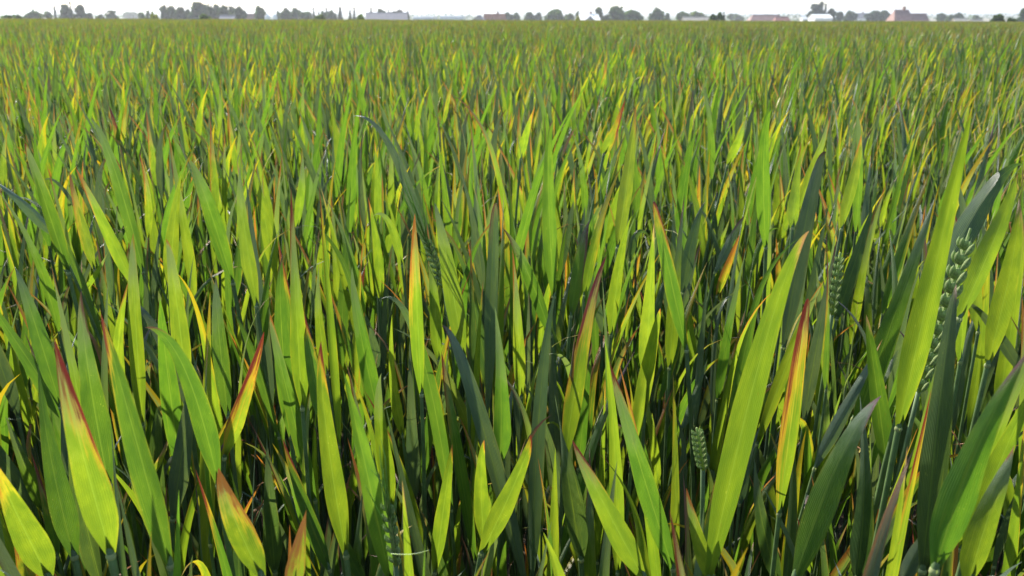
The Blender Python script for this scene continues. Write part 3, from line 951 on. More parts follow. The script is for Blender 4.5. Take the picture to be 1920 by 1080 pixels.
T1, T1V = [], []
for k in range(46):
    mb = MB(); tiller(mb, 0, 0, 0, float(np.clip(rng.normal(0.80, 0.035), 0.70, 0.885)) - (0.03 if k >= 36 else 0), 3, 13, 3, thin=k >= 36)
    T1.append(proto("wheat_tiller_source", mb)); T1V.append(mb.verts())
T2 = []
for k in range(14):
    mb = MB()
    for q in range(19):
        tiller(mb, rng.uniform(-0.1, 0.1), rng.uniform(-0.1, 0.1), 0, float(np.clip(rng.normal(0.80, 0.035), 0.70, 0.885)), 2, 8, 3)
    T2.append(proto("wheat_tuft_source", mb))
T3 = []
for k in range(7):
    mb = MB()
    for q in range(260):
        tiller(mb, rng.uniform(-0.4, 0.4), rng.uniform(-0.4, 0.4), 0, float(np.clip(rng.normal(0.80, 0.04), 0.68, 0.90)), 1, 6, 2, False)
    T3.append(proto("wheat_patch_source", mb))
print("protos made")

pts, rots, scl, cls = [], [], [], []
def put(x, y, c, s=1.0, rz=None):
    pts.append((x, y, float(ground_z(x, y)))); cls.append(c); scl.append(s)
    rots.append(rng.uniform(-0.9, 0.9) if rz is None else rz)

def thin_here(x, y):
    """the open, stemmy strip of the crop"""
    return 1.25 < y < 3.4 + 0.3 * math.sin(x * 5) and x > 0.36 * y + 0.08 * math.sin(y * 6)
def pick_t1(x, y):
    return int(rng.integers(36, 46)) if (thin_here(x, y) and rng.random() < 0.8) else int(rng.integers(36))
for (x, y) in stuff_pts:
    if y > 6.0 + rng.uniform(-0.3, 0.3): continue
    if thin_here(x, y) and rng.random() < 0.3: continue
    if y < 2.6:
        ok = False
        for attempt in range(6):
            k = pick_t1(x, y); rz = rng.uniform(-0.9, 0.9); s = rng.uniform(0.93, 1.05) * (1 - 0.02 * attempt)
            ca, sa = math.cos(rz), math.sin(rz)
            V = T1V[k] * s
            V = np.stack([V[:, 0] * ca - V[:, 1] * sa + x, V[:, 0] * sa + V[:, 1] * ca + y, V[:, 2] + float(ground_z(x, y))], 1)
            px_, py_, pd_ = project(V)
            inn = (px_ > -30) & (px_ < 1950) & (py_ > 0) & (py_ < 1100) & (pd_ > 0)
            if inn.any() and pd_[inn].min() < 0.34: continue
            if hides(V) < 0.02: ok = True; break
        if ok:
            pts.append((x, y, float(ground_z(x, y)))); cls.append(100 + k); scl.append(s); rots.append(rz)
    else:
        k = pick_t1(x, y)
        put(x, y, 100 + k, rng.uniform(0.94, 1.06))
def grid(y0, y1, stp, c, js=0.5):
    for y in np.arange(y0, y1, stp):
        hw = 0.66 * y + 1.5 if c == 2 else 0.95 * y + 6
        for x in np.arange(-hw, hw, stp):
            put(x + rng.uniform(-js, js) * stp, y + rng.uniform(-js, js) * stp, c, rng.uniform(0.95, 1.05) * (1 + (0.03 * math.sin(x * 0.9 + y * 0.31) + 0.025 * math.sin(x * 0.23 - y * 0.17) if c == 3 else 0)),
                rng.uniform(-0.8, 0.8) if c == 2 else rng.uniform(-0.5, 0.5))
grid(6.0, 17.0, 0.19, 2)
grid(17.0, FIELD_END, 0.72, 3, 0.2)
print("instances", len(pts))

pm = bpy.data.meshes.new("wheat_crop")
pm.from_pydata(pts, [], [])
A = pm.attributes.new("cls", 'INT', 'POINT'); A.data.foreach_set('value', np.array(cls, dtype=np.int32))
A = pm.attributes.new("rz", 'FLOAT', 'POINT'); A.data.foreach_set('value', np.array(rots, dtype=np.float32))
A = pm.attributes.new("scl", 'FLOAT', 'POINT'); A.data.foreach_set('value', np.array(scl, dtype=np.float32))
pm.materials.append(M_LEAF)
crop = bpy.data.objects.new("wheat_crop", pm)
col.objects.link(crop)
tag(crop, "dense green wheat crop running in one mass to the field edge", "wheat", kind="stuff")

ng = bpy.data.node_groups.new("crop_instances", 'GeometryNodeTree')
ng.interface.new_socket("Geometry", in_out='INPUT', socket_type='NodeSocketGeometry')
ng.interface.new_socket("Geometry", in_out='OUTPUT', socket_type='NodeSocketGeometry')
gi = ng.nodes.new('NodeGroupInput'); go = ng.nodes.new('NodeGroupOutput')
def named(nm, ty):
    x = ng.nodes.new('GeometryNodeInputNamedAttribute'); x.data_type = ty; x.inputs[0].default_value = nm
    return x.outputs[0]
a_cls, a_rz, a_scl = named("cls", 'INT'), named("rz", 'FLOAT'), named("scl", 'FLOAT')
cx3 = ng.nodes.new('ShaderNodeCombineXYZ'); ng.links.new(a_rz, cx3.inputs[2])
e2r = ng.nodes.new('FunctionNodeEulerToRotation'); ng.links.new(cx3.outputs[0], e2r.inputs[0])
jout = ng.nodes.new('GeometryNodeJoinGeometry')
def inst(objs, sel):
    ji = ng.nodes.new('GeometryNodeJoinGeometry')
    for o in objs:
        oi = ng.nodes.new('GeometryNodeObjectInfo'); oi.inputs['Object'].default_value = o
        oi.inputs['As Instance'].default_value = False
        g2 = ng.nodes.new('GeometryNodeGeometryToInstance')
        ng.links.new(oi.outputs['Geometry'], g2.inputs[0]); ng.links.new(g2.outputs[0], ji.inputs[0])
    ip = ng.nodes.new('GeometryNodeInstanceOnPoints')
    ng.links.new(gi.outputs[0], ip.inputs['Points']); ng.links.new(sel, ip.inputs['Selection'])
    ng.links.new(ji.outputs[0], ip.inputs['Instance'])
    ip.inputs['Pick Instance'].default_value = True
    if len(objs) > 1:
        rv = ng.nodes.new('FunctionNodeRandomValue'); rv.data_type = 'INT'
        rv.inputs[4].default_value = 0; rv.inputs[5].default_value = len(objs) - 1
        ng.links.new(rv.outputs[2], ip.inputs['Instance Index'])
    ng.links.new(e2r.outputs[0], ip.inputs['Rotation']); ng.links.new(a_scl, ip.inputs['Scale'])
    ng.links.new(ip.outputs[0], jout.inputs[0])
def is_cls(k):
    x = ng.nodes.new('FunctionNodeCompare'); x.data_type = 'INT'; x.operation = 'EQUAL'
    ng.links.new(a_cls, x.inputs[2]); x.inputs[3].default_value = k
    return x.outputs[0]
for k, o in enumerate(T1): inst([o], is_cls(100 + k))
inst(T2, is_cls(2)); inst(T3, is_cls(3))
ng.links.new(jout.outputs[0], go.inputs[0])
md = crop.modifiers.new("crop", 'NODES'); md.node_group = ng

# a strand of spider silk between two leaves
P0, P1 = at_depth(733, 1038, 0.36), at_depth(806, 1031, 0.37)
t_ = np.linspace(0, 1, 12)[:, None]
Ps = P0 * (1 - t_) + P1 * t_ - np.array([0, 0, 0.0012]) * np.sin(t_ * math.pi)
s = MB(); v, f = tube(Ps, np.linspace(0.00014, 0.00007, 12), 5); s.add(v, f)
tag(s.build("silk_thread", M_SILK, None, tuple(P0)), "short white silk thread strung between two leaves", "thread")

# ------------------------------------------------------------------ trees, hedges and farm buildings beyond the field
FOLC = {'dark': (0.042, 0.068, 0.030), 'green': (0.062, 0.098, 0.032), 'pale': (0.10, 0.13, 0.052), 'yellow': (0.22, 0.23, 0.03),
        'conifer': (0.032, 0.050, 0.032), 'mauve': (0.075, 0.062, 0.058)}

def tree(px, top, wpx, D, kind, colr, name, label, group=None, nq=800):
    ptop = at_y(px, top, D)
    X = ptop[0]; zg = float(ground_z(X, D)); Ht = ptop[2] - zg
    R = wpx / F * D / 2
    root = np.array([X, D, zg])
    o = empty(name, root); tag(o, label, "bush" if kind == 'bush' else "tree", group)
    tr = MB()
    hh = Ht * (0.9 if kind in ('cypress', 'conifer') else 0.62)
    lean = rng.uniform(-0.04, 0.04, 2) * Ht
    P = np.array([[0, 0, -0.1], [lean[0] * .3, lean[1] * .3, hh * .4], [lean[0], lean[1], hh]]) + root
    r0 = max(0.035 * Ht * 0.6, 0.08)
    v, f = tube(P, [r0, r0 * 0.7, r0 * 0.2], 7); tr.add(v, f)
    if kind in ('round', 'bush', 'tall'):
        for k in range(6):
            az = k * 1.05 + rng.uniform(0, .5); t0 = rng.uniform(0.35, 0.75)
            b0 = root + np.array([lean[0], lean[1], hh]) * t0
            tipb = b0 + np.array([math.cos(az) * R * .65, math.sin(az) * R * .65, Ht * rng.uniform(.12, .3)])
            v, f = tube([b0, (b0 + tipb) / 2 + np.array([0, 0, -.02 * Ht]), tipb], [r0 * .4, r0 * .25, r0 * .06], 5); tr.add(v, f)
    tr.build("trunk", M_BARK, o, root)
    # crown: leaf clumps scattered through several uneven lobes
    lobes = []
    if kind == 'round':
        for k in range(9):
            az = rng.uniform(0, 6.28); rr = R * rng.uniform(0.1, 0.62)
            lobes.append((math.cos(az) * rr, math.sin(az) * rr, Ht * rng.uniform(0.38, 0.80), R * rng.uniform(0.36, 0.58), Ht * rng.uniform(0.12, 0.19)))
        lobes.append((0, 0, Ht * 0.84, R * 0.45, Ht * 0.16))
    elif kind == 'tall':
        for k in range(10):
            z = 0.15 + 0.75 * k / 9
            w_ = math.sin(math.pi * (0.2 + 0.75 * z)) ** 0.6
            az = rng.uniform(0, 6.28)
            lobes.append((math.cos(az) * R * .3 * w_, math.sin(az) * R * .3 * w_, Ht * z, R * .72 * w_, Ht * .10))
    elif kind == 'bush':
        for k in range(9):
            az = rng.uniform(0, 6.28); rr = R * rng.uniform(0.1, 0.7)
            lobes.append((math.cos(az) * rr, math.sin(az) * rr, Ht * rng.uniform(0.3, 0.78), R * rng.uniform(0.3, 0.5), Ht * rng.uniform(0.15, 0.22)))
    elif kind == 'cypress':
        for k in range(9):
            z = 0.1 + 0.85 * k / 8
            lobes.append((lean[0] * z, lean[1] * z, Ht * z, R * (1.05 - 0.75 * z ** 1.5), Ht * 0.08))
    elif kind == 'conifer':
        for k in range(8):
            z = 0.12 + 0.80 * k / 7
            lobes.append((lean[0] * z, lean[1] * z, Ht * z, R * (1.08 - 0.98 * z) + .06 * R, Ht * 0.055))
        lobes.append((lean[0], lean[1], Ht * 0.965, R * .1, Ht * 0.035))
    L = np.array(lobes)
    wts = L[:, 3] ** 2 * L[:, 4]; wts = wts ** 0.7; wts /= wts.sum()
    idx = rng.choice(len(L), nq, p=wts)
    u = norm(rng.normal(size=(nq, 3))) * (rng.uniform(0.25, 1.0, nq) ** 0.5)[:, None]
    C = root + L[idx, :3] + u * np.stack([L[idx, 3], L[idx, 3], L[idx, 4]], 1)
    s_ = np.clip(0.13 * min(R * 2, Ht) * rng.uniform(0.6, 1.25, nq), 0.12, 1.1)
    A_ = norm(rng.normal(size=(nq, 3))); B_ = norm(np.cross(A_, rng.normal(size=(nq, 3))))
    Cn = norm(np.cross(A_, B_))
    V = np.stack([C - A_ * s_[:, None] - B_ * s_[:, None] * .6, C + A_ * s_[:, None] * .8 - B_ * s_[:, None] * .7 + Cn * s_[:, None] * .3,
                  C + A_ * s_[:, None] + B_ * s_[:, None] * .6, C - A_ * s_[:, None] * .7 + B_ * s_[:, None] * .7 - Cn * s_[:, None] * .2], 1)
    Z = V[:, :, 2] - zg
    V[:, :, 2] = zg + np.maximum(Z * Ht / np.percentile(Z, 99.6), 0.05)
    for ax_ in (0, 1):
        q = V[:, :, ax_] - root[ax_]
        V[:, :, ax_] = root[ax_] + q * R / np.percentile(np.abs(q), 97)
    cr = MB()
    cc = np.array(FOLC[colr]) * rng.uniform(0.7, 1.35, (nq, 1)) * rng.uniform(0.9, 1.1, (nq, 3))
    ff = []
    for k in range(nq): ff += [(4 * k, 4 * k + 1, 4 * k + 2), (4 * k, 4 * k + 2, 4 * k + 3)]
    cr.add(V.reshape(-1, 3), ff, fcol=np.concatenate([np.repeat(cc, 4, 0), np.ones((nq * 4, 1))], 1))
    cr.build("crown", M_FOL, o, root, smooth=False)
    return o

TREES = [
 (22, 28, 30, 170, 'bush', 'green', "low_bush", "low green bush where the left hedge begins", None),
 (62, 21, 30, 330, 'round', 'green', "round_tree", "small round green tree beside the leaning cypress", None),
 (84, 22, 22, 335, 'bush', 'pale', "low_bush", "pale low bush at the foot of the leaning cypress", None),
 (100, 7, 8, 320, 'cypress', 'conifer', "cypress_tree", "slim dark cypress leaning slightly, thin as a post", None),
 (121, 9, 22, 345, 'tall', 'dark', "dark_tree", "dark tree just behind the slim cypress", None),
 (132, 3, 9, 360, 'conifer', 'conifer', "spruce_tree", "spire-topped conifer squeezed between two dark round trees", None),
 (148, 9, 20, 345, 'tall', 'dark', "dark_tree", "dark rounded tree ending the clump with the cypress", None),
 (165, 25, 16, 350, 'bush', 'dark', "low_bush", "little dark bush after the cypress clump", None),
 (188, 28, 20, 330, 'bush', 'dark', "low_bush", "dark low bush in the gap of the hedge", None),
 (209, 20, 24, 380, 'round', 'green', "round_tree", "lone small green tree standing in the hedge gap", None),
 (247, 22, 22, 900, 'round', 'green', "round_tree", "faint far tree seen through the hedge gap", None),
 (272, 22, 24, 340, 'bush', 'pale', "low_bush", "pale green bush beside the yellow shrub", None),
 (288, 23, 14, 190, 'bush', 'yellow', "yellow_shrub", "yellow shrub at the start of the dark wood edge", None),
 (306, 12, 18, 360, 'round', 'dark', "dark_tree", "dark tree standing first in the long wood edge", None),
 (321, 12, 20, 365, 'round', 'green', "green_tree", "green tree second in the long wood edge", None),
 (338, 14, 20, 360, 'round', 'dark', "dark_tree", "dark tree just before the tallest dome-shaped tree", None),
 (352, 18, 14, 370, 'round', 'green', "green_tree", "lower green tree touching the tallest dome-shaped tree", None),
 (370, 4, 32, 355, 'round', 'dark', "dome_tree", "tallest dome-shaped dark tree of the wood edge", None),
 (384, 27, 20, 150, 'bush', 'pale', "pale_bush", "pale round bush on the field edge below the dome-shaped tree", None),
 (392, 11, 20, 360, 'round', 'dark', "dark_tree", "dark tree on the far side of the dome-shaped tree", None),
 (405, 10, 22, 365, 'round', 'dark', "dark_tree", "dark tree in the middle of the wood row", None),
 (420, 12, 22, 360, 'round', 'dark', "dark_tree", "dark tree above the grey shed roof", None),
 (434, 13, 20, 365, 'round', 'dark', "dark_tree", "dark tree next to the last of the wood row", None),
 (448, 13, 20, 350, 'round', 'dark', "dark_tree", "dark round tree closing the wood row beside the brown roof", None),
 (486, 14, 23, 350, 'round', 'green', "round_tree", "single round green tree beside the white tanks", None),
 (521, 21, 10, 420, 'tall', 'dark', "small_tree", "small thin dark tree just behind the white tanks", None),
 (536, 17, 22, 400, 'round', 'dark', "dark_tree", "dark bushy tree next beyond the white tanks", None),
 (554, 16, 24, 405, 'round', 'dark', "dark_tree", "larger dark bushy tree ending that thicket", None),
 (573, 22, 22, 400, 'bush', 'green', "green_bush", "green bush between thicket and spruces", None),
 (588, 14, 8, 430, 'conifer', 'conifer', "spruce_tree", "slim spruce first of the spruce row", None),
 (597, 18, 6, 430, 'conifer', 'conifer', "spruce_tree", "smallest spruce, second of the spruce row", None),
 (612, 15, 9, 430, 'conifer', 'conifer', "spruce_tree", "spruce above the dark hedge mass", None),
 (621, 18, 8, 428, 'conifer', 'conifer', "spruce_tree", "short spruce after the one above the dark hedge", None),
 (616, 21, 26, 420, 'bush', 'dark', "hedge_bush", "dark hedge mass under the spruces", None),
 (636, 14, 13, 425, 'conifer', 'conifer', "spruce_tree", "widest spruce of the row", None),
 (655, 19, 10, 430, 'conifer', 'conifer', "spruce_tree", "short spruce beside the grey greenhouse roof", None),
 (663, 14, 9, 430, 'conifer', 'conifer', "spruce_tree", "tall narrow spruce last before the grey roof", None),
 (595, 28, 22, 155, 'bush', 'pale', "pale_bush", "pale bush under the slim spruces", None),
 (681, 28, 22, 155, 'bush', 'pale', "pale_bush", "pale bush at the end of the grey roof", None),
 (695, 14, 8, 460, 'conifer', 'conifer', "spruce_tree", "lone spruce rising behind the grey roof", None),
 (713, 17, 16, 460, 'round', 'dark', "dark_tree", "dark round-headed tree behind the grey roof", None),
 (728, 17, 6, 460, 'conifer', 'conifer', "spruce_tree", "tiny spruce behind the middle of the grey roof", None),
 (745, 20, 30, 450, 'bush', 'mauve', "copper_bush", "copper-leaved bush at the grey roof's far end", None),
 (766, 21, 9, 440, 'conifer', 'conifer', "spruce_tree", "small spruce beside the copper-leaved bush", None),
 (952, 24, 18, 460, 'round', 'dark', "dark_tree", "dark tree right behind the orange roof end", None),
 (968, 24, 12, 470, 'round', 'green', "small_tree", "small tree next after the orange-roofed house", None),
 (992, 23, 20, 480, 'round', 'green', "round_tree", "rounded tree midway between orange roof and slanting tree", None),
 (1010, 24, 16, 480, 'round', 'dark', "dark_tree", "dark tree before the slanting-topped tree", None),
 (1042, 18, 36, 430, 'round', 'green', "green_tree", "wide green tree with slanting top before the yellow bush", None),
 (1067, 26, 20, 440, 'bush', 'pale', "pale_bush", "pale bush behind the yellow bush", None),
 (1083, 31, 17, 150, 'bush', 'yellow', "yellow_bush", "bright yellow bush in front of the white roof", None),
 (1083, 22, 9, 470, 'tall', 'green', "small_tree", "small tree behind the yellow bush", None),
 (1123, 14, 20, 420, 'round', 'dark', "dark_tree", "nearly black tree beside the white-roofed house", None),
 (1138, 28, 13, 415, 'bush', 'dark', "dark_bush", "dark bush at the foot of the nearly black tree", None),
 (1158, 12, 27, 420, 'round', 'green', "round_tree", "tall rounded grey-green tree after the nearly black one", None),
 (1185, 20, 34, 430, 'round', 'green', "wide_tree", "broad low tree leaning against the tall grey-green one", None),
 (1233, 16, 22, 450, 'round', 'green', "round_tree", "airy tree with open top standing alone", None),
 (1252, 25, 12, 460, 'bush', 'green', "green_bush", "green bush beside the airy open tree", None),
 (1278, 23, 26, 470, 'round', 'green', "green_tree", "green tree behind the beige roof", None),
 (1305, 22, 36, 480, 'round', 'pale', "pale_tree", "pale tree rising over the beige roof's end", None),
 (1345, 25, 22, 200, 'bush', 'green', "green_bush", "leafy green bush between the beige and pink-brown roofs", None),
 (1357, 26, 12, 198, 'bush', 'dark', "dark_bush", "dark bush joined to the leafy green one", None),
 (1380, 26, 22, 700, 'bush', 'green', "green_bush", "distant bush before the pink-brown roof", None),
 (1531, 8, 26, 520, 'tall', 'conifer', "dark_tree", "big dark tree towering over the long white barn", None),
 (1540, 4, 14, 525, 'tall', 'conifer', "dark_tree", "highest dark tree over the long white barn", None),
 (1548, 8, 8, 520, 'cypress', 'conifer', "poplar_tree", "narrow poplar tight beside the highest dark tree", None),
 (1560, 16, 15, 520, 'round', 'dark', "dark_tree", "lower dark tree stepping down from the poplar", None),
 (1575, 22, 12, 530, 'bush', 'dark', "dark_bush", "small dark bush past the white barn", None),
 (1595, 21, 20, 560, 'round', 'dark', "dark_tree", "round dark tree between white barn and red roof", None),
 (1640, 21, 26, 540, 'round', 'dark', "dark_tree", "dark tree leading up to the big red roof", None),
 (1660, 20, 22, 540, 'round', 'dark', "dark_tree", "dark tree touching the big red roof", None),
 (1766, 25, 14, 560, 'round', 'green', "small_tree", "small tree past the big red roof", None),
 (1779, 28, 14, 500, 'bush', 'green', "green_bush", "green bush before the low beige cottage", None),
 (1798, 25, 20, 520, 'round', 'dark', "dark_tree", "dark tree behind the low beige cottage", None),
 (1835, 29, 16, 600, 'bush', 'green', "green_bush", "green bush behind the cream cottage", None),
 (1876, 28, 28, 170, 'bush', 'green', "green_bush", "wide green bush beside the cut-off dark tree", None),
 (1897, 34, 16, 150, 'bush', 'green', "green_bush", "low green bush under the cut-off dark tree", None),
 (1924, 17, 24, 330, 'tall', 'dark', "dark_tree", "dark tree standing last beside the wide green bush", None),
]
for (px, top, wp, D, kind, cl, nm, lab, grp) in TREES:
    tree(px, top, wp, D, kind, cl, nm, lab, grp)

ROOF = {'orange': (0.36, 0.15, 0.085), 'red': (0.29, 0.13, 0.11), 'pink': (0.31, 0.19, 0.165), 'brown': (0.27, 0.16, 0.11), 'grey': (0.20, 0.19, 0.21),
        'white': (0.85, 0.85, 0.83), 'beige': (0.42, 0.37, 0.30)}
M_ROOF = {k: simple_mat("roof_" + k, c, 0.8, 0.18, 0.9) for k, c in ROOF.items()}
M_WALL = {k: simple_mat("wall_" + k, c, 0.85, 0.1, 0.5) for k, c in {'white': (0.82, 0.81, 0.78), 'cream': (0.60, 0.54, 0.42), 'brick': (0.30, 0.17, 0.13), 'grey': (0.30, 0.30, 0.31)}.items()}
M_GLASS = simple_mat("window_glass", (0.03, 0.035, 0.04), 0.1, 0.1, 1.0, spec=0.8)
M_FRAME = simple_mat("window_frame", (0.75, 0.75, 0.72), 0.5, 0.05, 1.0)
M_DOOR = simple_mat("door_wood", (0.14, 0.10, 0.07), 0.6, 0.2, 3.0)

def house(x0, x1, top, D, roof, wall, label, depth=9.0, rh=3.4, rz=0.0, hip=0.0, chimney=True, name="house", wins=4, cat="house"):
    pc = at_y((x0 + x1) / 2, top, D)
    zg = float(ground_z(pc[0], D)); Lx = (x1 - x0) / F * D
    Ht = pc[2] - zg; rh = min(rh, Ht * 0.55); eh = Ht - rh
    root = np.array([pc[0], D, zg])
    o = empty(name, root); o.rotation_euler = (0, 0, rz); tag(o, label, cat)
    hx, hy = Lx / 2, depth / 2
    m = MB(); v, f = box((0, 0, eh / 2 - 0.15), (Lx - 0.6, depth - 0.6, eh + 0.3)); m.add(v, f)
    if hip <= 0:
        for sx in (-1, 1):
            xw = sx * (hx - 0.3); xi = sx * (hx - 0.55)
            m.add(np.array([[xw, -hy + .3, eh], [xw, hy - .3, eh], [xw, 0, Ht - .25], [xi, -hy + .3, eh], [xi, hy - .3, eh], [xi, 0, Ht - .25]]),
                  [(0, 1, 2), (5, 4, 3), (0, 2, 5, 3), (1, 4, 5, 2), (0, 3, 4, 1)])
    m.build("wall", M_WALL[wall], o, smooth=False)
    r = MB()
    ri = hip * hx
    th = 0.22
    P = np.array([[-hx, -hy, eh - .1], [hx, -hy, eh - .1], [hx, hy, eh - .1], [-hx, hy, eh - .1], [-hx + ri, 0, Ht], [hx - ri, 0, Ht]])
    Q = P - np.array([0, 0, th])
    r.add(np.vstack([P, Q]), [(0, 1, 5, 4), (2, 3, 4, 5), (1, 2, 5), (3, 0, 4), (6, 10, 11, 7), (8, 11, 10, 9), (7, 11, 8), (9, 10, 6),
                              (0, 6, 7, 1), (1, 7, 8, 2), (2, 8, 9, 3), (3, 9, 6, 0)] if hip > 0 else
          [(0, 1, 5, 4), (2, 3, 4, 5), (6, 10, 11, 7), (8, 11, 10, 9), (0, 6, 7, 1), (2, 8, 9, 3), (1, 7, 11, 5), (2, 5, 11, 8), (0, 4, 10, 6), (3, 9, 10, 4)])
    ro = r.build("roof", M_ROOF[roof], o, smooth=False)
    c = MB(); v, f = tube([(-hx + ri - .1, 0, Ht + .02), (hx - ri + .1, 0, Ht + .02)], [0.16, 0.16], 6); c.add(v, f)
    c.build("ridge", M_ROOF[roof], ro, smooth=False)
    if chimney:
        c = MB(); v, f = box((hx * 0.25, 0.5, Ht + 0.25), (0.9, 0.7, 1.7)); c.add(v, f)
        v, f = box((hx * 0.25, 0.5, Ht + 1.16), (1.1, 0.9, 0.16)); c.add(v, f)
        c.build("chimney", M_WALL['brick'], ro, smooth=False)
    yf = -hy + 0.3
    for k in range(wins):
        x = (-0.75 + 1.5 * (k + 0.5) / wins) * hx
        if k == wins // 2 and wins > 2:
            d = MB(); v, f = box((x, yf - 0.03, 1.05), (1.1, 0.12, 2.1)); d.add(v, f); d.build("door", M_DOOR, o, smooth=False); continue
        zc = eh * 0.62
        fr = MB()
        for (cx_, cz_, sx_, sz_) in ((0, .68, 1.3, .1), (0, -.68, 1.3, .1), (-.6, 0, .1, 1.26), (.6, 0, .1, 1.26), (0, 0, .06, 1.26)):
            v, f = box((x + cx_, yf - .05, zc + cz_), (sx_, .1, sz_)); fr.add(v, f)
        w_ = fr.build("window", M_FRAME, o, smooth=False)
        g = MB(); v, f = box((x, yf - .02, zc), (1.1, .05, 1.26)); g.add(v, f); g.build("pane", M_GLASS, w_, smooth=False)
    return o

house(413, 441, 29, 330, 'grey', 'grey', "low grey shed in front of the dark wood row", 8, 2.6, chimney=False, name="shed", wins=2, cat="shed")
house(452, 479, 26.5, 380, 'brown', 'brick', "brown-roofed barn between the wood row and the round green tree", 9, 4.0, chimney=False, name="barn", cat="barn")
house(688, 762, 24, 430, 'grey', 'grey', "long grey-roofed barn below the spruces", 16, 4.6, rz=0.12, chimney=False, name="barn", wins=6, cat="barn")
house(889, 908, 29, 385, 'grey', 'grey', "small grey-gabled annex joined to the orange-roofed house", 8, 3.0, rz=1.3, chimney=False, name="annex", wins=2)
house(905, 950, 26.5, 400, 'orange', 'white', "farmhouse with a bright orange tiled roof", 9, 4.6, hip=0.15, name="farmhouse", wins=5)
house(917, 930, 32.5, 389, 'brown', 'brick', "small dark porch roof before the orange-tiled farmhouse", 5, 2.4, rz=1.57, chimney=False, name="porch_house", wins=2)
house(1086, 1121, 27, 400, 'white', 'white', "house with a glaring white roof beside the nearly black tree", 15, 2.8, rz=0.1, name="house", wins=4)
house(1096, 1118, 31, 385, 'grey', 'grey', "grey-gabled lean-to before the white-roofed house", 7, 2.8, rz=1.35, chimney=False, name="outbuilding", wins=2)
house(1281, 1330, 32, 350, 'beige', 'cream', "low beige-roofed bungalow between two leafy bushes", 9, 2.6, name="bungalow", wins=5, chimney=False)
house(1400, 1472, 28, 400, 'pink', 'brick', "wide pinkish-brown roof on a low long house", 11, 4.0, hip=0.35, name="house", wins=6, chimney=False)
house(1450, 1482, 32, 380, 'red', 'brick', "small red annex at the end of the pinkish-brown roof", 8, 2.6, hip=0.3, name="annex", wins=3, chimney=False)
house(1522, 1555, 27, 500, 'white', 'white', "long white barn under the towering dark trees", 12, 1.8, name="barn", wins=5, chimney=False, cat="barn")
house(1502, 1508, 30, 560, 'white', 'white', "tiny white hut before the long white barn", 6, 1.8, name="hut", wins=1, chimney=False)
house(1509, 1515, 30, 560, 'white', 'white', "second tiny white hut, touching the dark trees", 6, 1.8, name="hut", wins=1, chimney=False)
house(1564, 1574, 28, 540, 'white', 'white', "white cottage just past the poplar", 7, 2.4, name="cottage", wins=2, chimney=False)
house(1598, 1630, 25, 640, 'grey', 'white', "pale house between round dark tree and big red roof", 9, 3.0, name="house", wins=4)
house(1669, 1712, 19, 330, 'pink', 'brick', "big house with steep dusky red roof and cap", 12, 6.2, hip=0.42, name="farmhouse", wins=4)
house(1694, 1738, 26, 338, 'pink', 'brick', "lower red-roofed wing of the big red house", 10, 4.6, hip=0.08, name="house_wing", wins=4, chimney=False)
house(1788, 1812, 34.5, 400, 'beige', 'cream', "low beige cottage under the dark tree", 8, 2.4, name="cottage", wins=3, chimney=False)
house(1818, 1842, 37, 330, 'beige', 'cream', "cream cottage beside the wide green bush", 7, 2.0, name="cottage", wins=3, chimney=False)

# pale greenhouses on the plain
def greenhouse(x0, x1, top, D, label):
    pc = at_y((x0 + x1) / 2, top, D); zg = float(ground_z(pc[0], D)); Ht = pc[2] - zg
    Lx = (x1 - x0) / F * D
    root = np.array([pc[0], D, zg]); o = empty("greenhouse", root); tag(o, label, "greenhouse")
    bays = 5
    for k in range(bays):
        m = MB(); n = 10; dy = 7.0
        th = np.linspace(0, math.pi, n)
        prof = [(-dy / 2, 0)] + [(-dy / 2 * math.cos(a_), Ht * .55 + Ht * .45 * math.sin(a_)) for a_ in th] + [(dy / 2, 0)]
        V = [(sx * Lx / 2, p[0] + k * dy, p[1]) for sx in (-1, 1) for p in prof]; q = len(prof)
        m.add(np.array(V), [(i, i + 1, q + i + 1, q + i) for i in range(q - 1)] + [tuple(range(q))[::-1], tuple(range(q, 2 * q))])
        m.build("bay", M_GH, o, smooth=False)
M_GH = simple_mat("polythene", (0.40, 0.43, 0.43), 0.5, 0.15, 0.3)
greenhouse(776, 812, 30, 640, "pale polythene greenhouse past the small spruce")
greenhouse(826, 868, 29, 760, "long whitish greenhouse before the orange-roofed farm")

# white storage tanks
def tank(px, top, D, wpx, label):
    pc = at_y(px, top, D); zg = float(ground_z(pc[0], D)); Ht = pc[2] - zg; R = wpx / F * D / 2
    root = np.array([pc[0], D, zg]); o = empty("storage_tank", root); tag(o, label, "tank", "white storage tanks")
    m = MB()
    zz = [0, Ht * .35, Ht * .7, Ht - R * .9, Ht - R * .55, Ht - R * .2, Ht]; rr = [R, R, R, R, R * .8, R * .4, 0.05]
    v, f = tube([(0, 0, z) for z in zz], rr, 20); m.add(v, f); m.build("shell", M_WALL['white'], o)
    h_ = MB(); v, f = tube([(0, 0, Ht - .05), (0, 0, Ht + .2)], [.35, .35], 10); h_.add(v, f); h_.build("hatch", M_FRAME, o)
    l_ = MB()
    for sx in (-.22, .22):
        v, f = tube([(sx, -R - .12, 0), (sx, -R - .12, Ht * .95)], [.03, .03], 5); l_.add(v, f)
    for z in np.arange(.4, Ht * .95, .5):
        v, f = tube([(-.22, -R - .12, z), (.22, -R - .12, z)], [.02, .02], 4); l_.add(v, f)
    l_.build("ladder", M_FRAME, o)
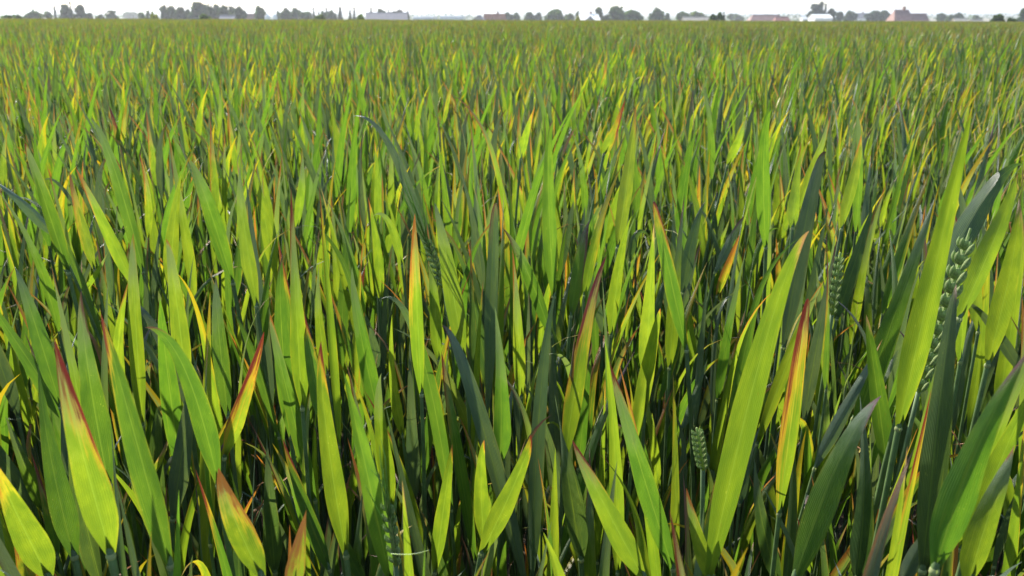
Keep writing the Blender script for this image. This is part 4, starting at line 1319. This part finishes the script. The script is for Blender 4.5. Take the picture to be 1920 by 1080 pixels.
tank(501, 26.5, 340, 9.5, "white domed storage tank next to the round green tree")
tank(514, 26.5, 344, 9.5, "white domed storage tank next to the dark thicket")

# far woods: one indistinct band
fw = MB()
nq = 9000
fx = rng.uniform(-1300, 1300, nq); fy = rng.uniform(900, 2300, nq); fx = fx * fy / 1900
den = np.sin(fx * 0.03 + fy * 0.004) + np.sin(fx * 0.011 + 2) * 0.8 + rng.normal(0, .4, nq)
okk = den > 0.35
fx, fy = fx[okk], fy[okk]; n_ = len(fx)
hz = 3 + 4 * np.abs(np.sin(fx * 0.07)) + rng.uniform(0, 2, n_)
fz = PLAIN + hz * rng.uniform(0.1, 1, n_) ** .7
C = np.stack([fx, fy, fz], 1); A_ = norm(rng.normal(size=(n_, 3))); B_ = norm(np.cross(A_, rng.normal(size=(n_, 3))))
s_ = rng.uniform(1.0, 2.4, n_)[:, None]
V = np.stack([C - A_ * s_, C - B_ * s_ * .8, C + A_ * s_, C + B_ * s_ * .8], 1)
cc = np.array(FOLC['green']) * rng.uniform(0.7, 1.3, (n_, 1))
fw.add(V.reshape(-1, 3), [(4 * k, 4 * k + 1, 4 * k + 2, 4 * k + 3) for k in range(n_)], fcol=np.concatenate([np.repeat(cc, 4, 0), np.ones((n_ * 4, 1))], 1))
tag(fw.build("far_woods", M_FOL, smooth=False), "hazy band of far-off woods on the plain", "woods", kind="stuff")

# ------------------------------------------------------------------ air
HAZE = 0.00034
if HAZE > 0:
    hmz, hnt = new_mat("haze")
    pv = hnt.nodes.new("ShaderNodeVolumePrincipled")
    pv.inputs['Color'].default_value = (0.93, 0.96, 1.0, 1)
    pv.inputs['Density'].default_value = HAZE
    pv.inputs['Anisotropy'].default_value = 0.35
    ho = hnt.nodes.new("ShaderNodeOutputMaterial"); hnt.links.new(pv.outputs[0], ho.inputs['Volume'])
    hb = MB(); v, f = box((0, 2500, 9), (19000, 24000, 36)); hb.add(v, f)
    tag(hb.build("haze", hmz, smooth=False), "thin pale haze over the plain", "haze", kind="stuff")
